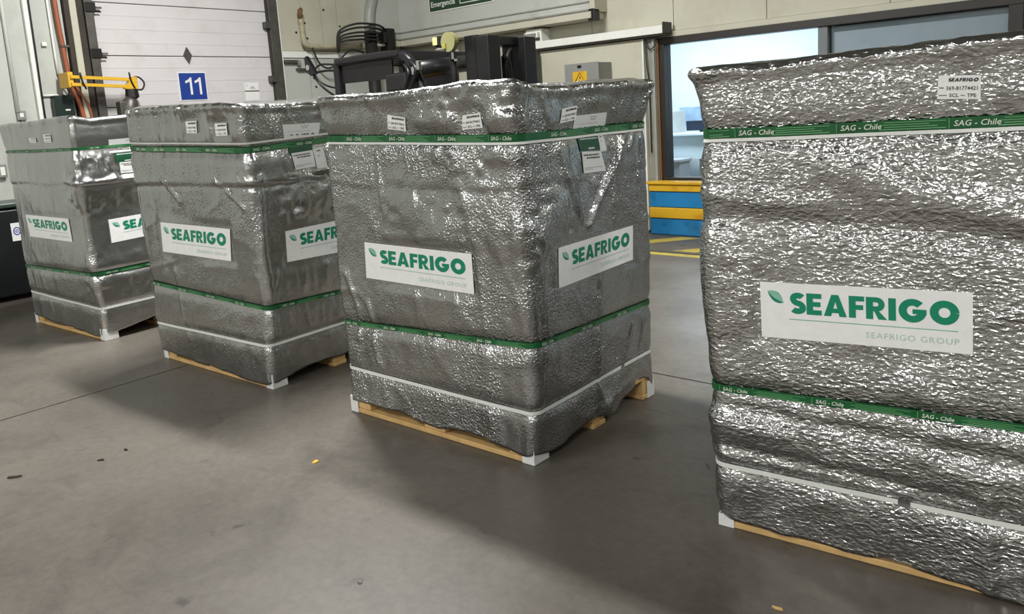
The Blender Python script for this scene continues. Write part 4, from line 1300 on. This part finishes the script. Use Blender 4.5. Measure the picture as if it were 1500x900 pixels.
DATA = [
 dict(label='foil wrapped pallet load farthest left with black bin behind it', seed=11,
  rows=[[(-7.03, 2.128, 0), (-5.841, 2.185, 0), (-5.893, 3.14, 0), (-7.083, 3.082, 0)],
        [(-7.043, 2.129, .261), (-5.842, 2.194, .237), (-5.893, 3.14, .246), (-7.095, 3.074, .27)],
        [(-7.045, 2.121, .472), (-5.848, 2.176, .491), (-5.893, 3.14, .501), (-7.09, 3.084, .483)],
        [(-7.047, 2.113, 1.385), (-5.85, 2.171, 1.384), (-5.893, 3.14, 1.395), (-7.091, 3.081, 1.396)],
        [(-7.051, 2.103, 1.6), (-5.848, 2.177, 1.618), (-5.893, 3.14, 1.601), (-7.096, 3.065, 1.582)]],
  hem_f=[(.01, .07), (.19, .06), (.35, .045), (.48, .046), (.73, .03), (.92, .022), (1, .05)],
  hem_r=[(.02, .06), (.05, .05), (.19, .064), (.39, .10), (.7, .11), (.95, .08)],
  top_f=[(0, 1.5995), (.42, 1.605), (.80, 1.615), (1, 1.622)], top_r=[(0.02, 1.618), (.06, 1.606), (.125, 1.594), (.22, 1.604), (.41, 1.611), (1, 1.601)],
  crease=1.13, feats=[('r', [(0, 1.145), (1, 1.16)], .010, .018), ('r', [(0, 1.12), (1, 1.14)], .034, .13), ('r', [(0, .50), (1, .48)], .016, .10)], bub=.4, wr=1.3, fs=90, soft=.35, calm=.32, stretch=(1, 1, 1), rough=.25,
  amp=dict(low=.008, pleat=.003, ridge=.004, diag=.002, fine=.0012, crin=.0008, rib=.0004),
  logo_f=[(.1805, .8972), (.8089, .8915), (.8139, .7213), (.197, .7248)], logo_r=[(.1527, .8678), (.7927, .888), (.7850, .722), (.1518, .698)],
  tags=[('f', [(.434, 1.482), (.532, 1.482), (.534, 1.445), (.440, 1.445)]), ('f', [(.645, 1.500), (.745, 1.500), (.744, 1.442), (.648, 1.444)])],
  docs=dict(paper=[(.2428, 1.4339), (.4965, 1.4381), (.4909, 1.3837), (.2423, 1.3802)], green=[(.2642, 1.3347), (.4303, 1.3386), (.4251, 1.269), (.2738, 1.2649)], paper2=[(.2946, 1.268), (.4484, 1.2681), (.4469, 1.1877), (.2928, 1.1888)], side=[(.43, 1.335), (.48, 1.338), (.49, 1.23), (.44, 1.23)], strip=[(.235, 1.352), (.50, 1.357), (.50, 1.345), (.235, 1.340)]),
  upper=(.018, None), txt=dict(Uf=[.10, .35, .60, .82], Ur=[.1, .4, .7], Gf=[.12, .37, .62, .85], Gr=[.08, .39, .70])),
 dict(label='foil wrapped pallet load second from left under blue number 11 sign', seed=23,
  rows=[[(-5.013, 2.228, 0), (-3.805, 2.263, 0), (-3.85, 3.224, 0), (-5.057, 3.188, 0)],
        [(-5.003, 2.203, .251), (-3.806, 2.261, .255), (-3.85, 3.224, .251), (-5.047, 3.165, .247)],
        [(-5.001, 2.207, .517), (-3.796, 2.278, .468), (-3.85, 3.224, .427), (-5.055, 3.153, .476)],
        [(-5.009, 2.19, 1.374), (-3.8, 2.271, 1.341), (-3.85, 3.224, 1.373), (-5.059, 3.142, 1.406)],
        [(-5.007, 2.195, 1.615), (-3.803, 2.267, 1.58), (-3.85, 3.224, 1.599), (-5.055, 3.151, 1.634)]],
  hem_f=[(.017, .07), (.15, .055), (.34, .04), (.44, .036), (.595, .034), (.83, .022), (.97, .022), (1, .04)],
  hem_r=[(.01, .034), (.0975, .0465), (.25, .07), (.41, .068), (.51, .06), (.8, .085), (1, .06)],
  top_f=[(0, 1.6146), (.10, 1.621), (.485, 1.613), (.88, 1.602), (1, 1.59)], top_r=[(0.02, 1.581), (.07, 1.581), (.3, 1.5814), (.53, 1.586), (1, 1.599)],
  crease=1.14, feats=[('f', [(.30, 1.60), (.33, 1.25), (.32, 1.14)], .008, .012), ('f', [(.55, 1.61), (.54, 1.45)], .008, .010), ('f', [(.28, 1.20), (.42, 1.05)], .012, .016), ('f', [(.74, 1.19), (.86, 1.10), (.95, 1.02)], .010, .014), ('f', [(.27, .62), (.30, .3), (.33, .05)], .008, .012), ('r', [(.05, 1.2), (.02, .8), (.03, .3)], .010, .014), ('r', [(.35, 1.03), (1, 1.17)], .036, .11), ('r', [(.1, .60), (.8, .62)], .014, .10)],
  bub=.5, wr=1.8, fs=90, soft=.35, calm=.32, stretch=(1, 1, .8), rough=.24,
  amp=dict(low=.009, pleat=.006, ridge=.007, diag=.004, fine=.002, crin=.001, rib=.0019, crease=.8),
  logo_f=[(.2013, .9184), (.8073, .9059), (.7837, .7199), (.1829, .7321)], logo_r=[(.1703, .8742), (.803, .8838), (.7836, .6833), (.1593, .7004)],
  tags=[('f', [(.5618, 1.5154), (.6541, 1.5146), (.6465, 1.4461), (.5608, 1.4495)]), ('f', [(.7996, 1.4923), (.8901, 1.4916), (.8879, 1.4254), (.7975, 1.4251)])],
  docs=dict(paper=[(.2386, 1.4634), (.5107, 1.4614), (.4895, 1.3878), (.2411, 1.3878)], green=[(.2643, 1.342), (.4391, 1.3495), (.4313, 1.2952), (.2666, 1.2923)], paper2=[(.2762, 1.3015), (.4318, 1.3091), (.439, 1.2139), (.292, 1.2078)], side=[(.4374, 1.3126), (.5115, 1.323), (.5316, 1.2015), (.4526, 1.2007)]),
  upper=(.030, .036), txt=dict(Uf=[.08, .25, .45, .70, .93], Ur=[.02, .32, .63], Gf=[.03, .28, .53, .77], Gr=[.09, .40, .71])),
 dict(label='foil wrapped pallet load third from left in front of black forklift', seed=37,
  rows=[[(-3.149, 2.304, 0), (-1.975, 2.325, 0), (-1.969, 3.281, 0), (-3.144, 3.26, 0)],
        [(-3.159, 2.318, .234), (-1.96, 2.328, .229), (-1.977, 3.282, .236), (-3.176, 3.272, .241)],
        [(-3.16, 2.317, .471), (-1.948, 2.339, .519), (-1.975, 3.283, .486), (-3.188, 3.261, .438)],
        [(-3.157, 2.321, 1.384), (-1.961, 2.328, 1.357), (-1.972, 3.285, 1.355), (-3.168, 3.278, 1.382)],
        [(-3.17, 2.303, 1.585), (-1.965, 2.324, 1.566), (-1.941, 3.304, 1.565), (-3.146, 3.282, 1.584)]],
  hem_f=[(.03, .065), (.13, .066), (.32, .070), (.45, .052), (.535, .043), (.61, .066), (.73, .066), (.88, .048), (.96, .034), (1, .048)],
  hem_r=[(.02, .046), (.08, .033), (.23, .046), (.40, .069), (.51, .046), (.60, .034), (.66, .065), (.79, .082), (.86, .115), (.90, .12), (.95, .10), (.99, .045)],
  top_f=[(0, 1.5847), (.14, 1.581), (.38, 1.576), (.56, 1.577), (.695, 1.584), (.79, 1.592), (.91, 1.588), (1, 1.582)], top_r=[(.02, 1.578), (.10, 1.562), (.2, 1.551), (.34, 1.552), (.46, 1.561), (.7, 1.564), (1, 1.568)],
  crease=1.15, feats=[('r', [(.80, 1.3436), (.7528, 1.2997), (.6376, 1.1543), (.5093, 1.031), (.44, .95)], .020, .017), ('r', [(.5211, 1.56), (.5263, 1.4323), (.5124, 1.061)], .009, .011), ('r', [(.52, .72), (.4826, .4134), (.488, .1862), (.51, .07)], .013, .014), ('r', [(.54, .09)], .028, .05), ('r', [(.80, .42), (.72, .25)], .010, .010), ('r', [(.90, .42), (.86, .25)], .008, .010),
          ('r', [(.99, 1.54), (.85, 1.30), (.80, 1.25)], .012, .014), ('r', [(.97, 1.5), (.90, 1.1)], .010, .012), ('r', [(.15, 1.5), (.22, 1.36)], .010, .014), ('r', [(.25, 1.3), (.38, .98)], .009, .014), ('r', [(.04, .9), (.08, .6), (.05, .3)], .012, .012), ('f', [(.06, .72), (.12, .55), (.10, .40)], .012, .016), ('f', [(.18, .60), (.22, .30)], .008, .012), ('f', [(.66, 1.40), (.94, 1.38)], .026, .11), ('f', [(.80, 1.12), (.9, 1.0)], .014, .10), ('f', [(.40, 1.10), (.62, .98)], .014, .09), ('r', [(.10, .95), (.25, 1.05)], .020, .10)],
  bub=.9, wr=3.2, fs=100, soft=.25, calm=.36, stretch=(1, 1, 1), rough=.23,
  amp=dict(low=.010, pleat=.006, ridge=.008, diag=.006, fine=.0022, crin=.0012, rib=.001, crease=.3),
  logo_f=[(.1908, .8899), (.7641, .8818), (.7606, .7074), (.1832, .716)], logo_r=[(.1977, .8904), (.8276, .8929), (.8147, .7305), (.1817, .7221)],
  tags=[('f', [(.4035, 1.4781), (.4965, 1.4613), (.4855, 1.4025), (.3906, 1.4151)]), ('f', [(.781, 1.4552), (.8628, 1.4617), (.8649, 1.4021), (.77, 1.3976)]), ('r', [(.2833, 1.4562), (.3909, 1.4662), (.3808, 1.4071), (.2711, 1.3985)])],
  docs=dict(paper=[(.3808, 1.4241), (.6252, 1.4282), (.6269, 1.3564), (.3703, 1.3564)], green=[(.399, 1.3317), (.5619, 1.3302), (.5674, 1.2699), (.4084, 1.2731)], side=[(.5622, 1.3331), (.6077, 1.3334), (.6239, 1.2596), (.5721, 1.2605)], strip=[(.3628, 1.338), (.6315, 1.342), (.6309, 1.333), (.3621, 1.3283)], paper2=[(.4186, 1.2694), (.5724, 1.2635), (.6041, 1.1728), (.4249, 1.178)]),
  upper=(.030, -.021), txt=dict(Uf=[.14, .39, .65, .90], Ur=[.20, .53, .86], Gf=[.03, .26, .51, .755], Gr=[.03, .34, .65])),
 dict(label='foil wrapped pallet load nearest the camera, cut off at right edge', seed=51,
  rows=[[(-1.148, 2.327, 0), (.043, 2.427, 0), (-.051, 3.381, 0), (-1.242, 3.28, 0)],
        [(-1.149, 2.312, .238), (.043, 2.427, .24), (-.051, 3.381, .24), (-1.242, 3.266, .238)],
        [(-1.154, 2.31, .511), (.043, 2.427, .539), (-.051, 3.381, .539), (-1.247, 3.263, .511)],
        [(-1.161, 2.306, 1.35), (.043, 2.427, 1.363), (-.051, 3.381, 1.363), (-1.254, 3.26, 1.35)],
        [(-1.168, 2.303, 1.564), (.043, 2.427, 1.594), (-.051, 3.381, 1.594), (-1.261, 3.256, 1.564)]],
  hem_f=[(0, .05), (.04, .036), (.15, .034), (.35, .024), (.45, .030), (.62, .022), (.67, .008), (1, .008)],
  hem_r=[(.02, .03), (.5, .06), (1, .06)],
  top_f=[(0, 1.5637), (.13, 1.559), (.29, 1.567), (.44, 1.573), (.575, 1.577), (.70, 1.585), (1, 1.594)], top_r=[(.02, 1.594), (1, 1.59)],
  crease=None, feats=[('f', [(0, 1.08), (.6, 1.06), (1, 1.0)], -.012, .04), ('f', [(0, .46), (.4, .44), (1, .42)], -.012, .03), ('f', [(0, .31), (.35, .30), (.7, .28)], -.012, .022), ('f', [(.3, 1.24), (.7, 1.10), (1, .98)], .012, .05), ('f', [(0.0, 1.16), (.3, 1.12)], .008, .03), ('f', [(.66, .30), (.67, .03)], .012, .02), ('f', [(.5, .62), (.6, .5)], .010, .04), ('f', [(0, .40), (.2, .38)], .010, .03), ('f', [(0, 1.53)], .014, .05), ('f', [(0, 1.02), (0, .80)], .016, .09)],
  bub=.6, wr=3.5, calm=.65, fs=80, soft=.35, stretch=(.62, 1, 1.2), rough=.17,
  amp=dict(low=.010, pleat=.004, ridge=.003, diag=.006, fine=.0016, crin=.0014, rib=.0003),
  logo_f=[(.1412, .8851), (.6199, .8975), (.6234, .7234), (.1437, .7068)], logo_r=None,
  tags=[('f', [(.5444, 1.484), (.6249, 1.4784), (.6244, 1.4168), (.542, 1.4227)])],
  docs=None, upper=(.030, -.021), txt=dict(Uf=[-.15, .095, .34, .575, .82], Gf=[.033, .278, .522, .77])),
]
for k, D in enumerate(DATA):
    rects = []
    for f_, key in (('f', 'logo_f'), ('r', 'logo_r')):
        if D[key]: rects.append(R_(f_, D[key]))
    rects += [R_(f_, q) for f_, q in D['tags']]
    if D['docs']:
        rects += [R_('r', D['docs'][n_]) for n_ in D['docs']]
    ld = Load(D['rows'], D['seed'], D['hem_f'], D['hem_r'], D['top_f'], D['top_r'], rects, D['feats'], D['crease'], D['amp'])
    cx, cy = np.mean([ld.C['B'][c][:2] for c in 'LFRK'], 0)
    T = thing('wrapped_pallet', (cx, cy, 0), D['label'], 'pallet', 'foil wrapped pallet loads in a row')
    fm = foil(k, D['bub'], D['wr'], D['stretch'], (k * 3.7, k * 1.9, k * .7), D['rough'], D.get('calm', .2), D.get('soft', .5), D.get('fs', 80))
    cover_mesh(ld, T, fm)
    wood(ld, T, [(0, 0, .05, .05), (1, 0, .06, .095), (1, 1, .05, .06), (0, 1, .05, .05)], .085 if k < 3 else .045)
    gw, wdz = D['upper']
    su = strap_band('green_strap', ld, 'U', 0, gw, M_strap, T, .0075)
    if wdz is not None:
        strap_band('white_strap', ld, 'U', wdz, .010, M_wstrap, T, .0065)
    sg = strap_band('green_strap', ld, 'G', 0, .023, M_strap, T, .0075)
    sw = strap_band('white_strap', ld, 'W', 0, .015, M_wstrap, T, .006)
    for key, st in D['txt'].items():
        # print sits just proud of its strap
        strap_print(ld, key[0], 0, gw if key[0] == 'U' else .023, su if key[0] == 'U' else sg, key[1], st)
    if k in (2, 3):
        fc, s0 = (('r', .70), ('f', .484))[k - 2]
        zz = float(ld.level('W', s0 if fc == 'f' else 1, 0 if fc == 'f' else s0))
        dw = .014
        q = [(s0 - dw, zz + .010), (s0 + dw, zz + .010), (s0 + dw, zz - .010), (s0 - dw, zz - .010)]
        sheet('strap_seal', ld, fc, q, .0085, M_seal, sw, 4, 2)
    logo(ld, 'f', D['logo_f'], T)
    if D['logo_r']:
        logo(ld, 'r', D['logo_r'], T)
    for f_, q in D['tags']:
        ship_tag(ld, f_, q, T)
    if D['docs']:
        documents(ld, 'r', D['docs'], T)

# ------------------------------------------------------------------ litter on the floor
def scrap(name, c, r, h, m, label, cat, n=7, sd=1, ang=0, asp=1.0):
    rnd = random.Random(sd)
    bm = bmesh.new()
    top, bot = [], []
    for k in range(n):
        a = 2 * math.pi * k / n
        q = r * rnd.uniform(.6, 1.15)
        x, y = q * math.cos(a), q * math.sin(a) * asp
        x, y = x * math.cos(ang) - y * math.sin(ang), x * math.sin(ang) + y * math.cos(ang)
        bot.append(bm.verts.new((c[0] + x, c[1] + y, .0005)))
        top.append(bm.verts.new((c[0] + x * .85, c[1] + y * .85, .0005 + h * rnd.uniform(.4, 1.2))))
    cc = bm.verts.new((c[0], c[1], .0005 + h * 1.1))
    bm.faces.new(bot[::-1])
    for k in range(n):
        j = (k + 1) % n
        bm.faces.new([bot[k], bot[j], top[j], top[k]]); bm.faces.new([top[k], top[j], cc])
    return tag(from_bm(name, bm, m), label, cat)
scrap('plastic_scrap', (-2.806, 1.832), .018, .006, M_yellow, 'small yellow plastic scrap on bare floor left of third pallet', 'scrap', sd=3)
scrap('dirt_clod', (-3.697, 1.401), .018, .006, M_black, 'black dirt crumb on floor, the right one of a close pair', 'debris', sd=4, asp=.5)
scrap('dirt_clod', (-3.684, 1.281), .018, .005, M_black, 'black dirt crumb on floor, the left one of a close pair', 'debris', sd=5, asp=.4, ang=.6)
scrap('bark_splinter', (-3.847, .975), .035, .008, M_darkseal, 'dark splinter on floor near the left edge', 'debris', sd=6, asp=.35, ang=.9)
scrap('foil_scrap', (-1.93, 1.37), .014, .006, M_chrome, 'tiny shiny foil scrap on floor in front of third pallet', 'scrap', sd=7, asp=.6)
scrap('wood_splinter', (-.811, 1.998), .020, .006, M_wood, 'pale wood splinter on floor at the bottom edge of view', 'debris', sd=8, asp=.35)
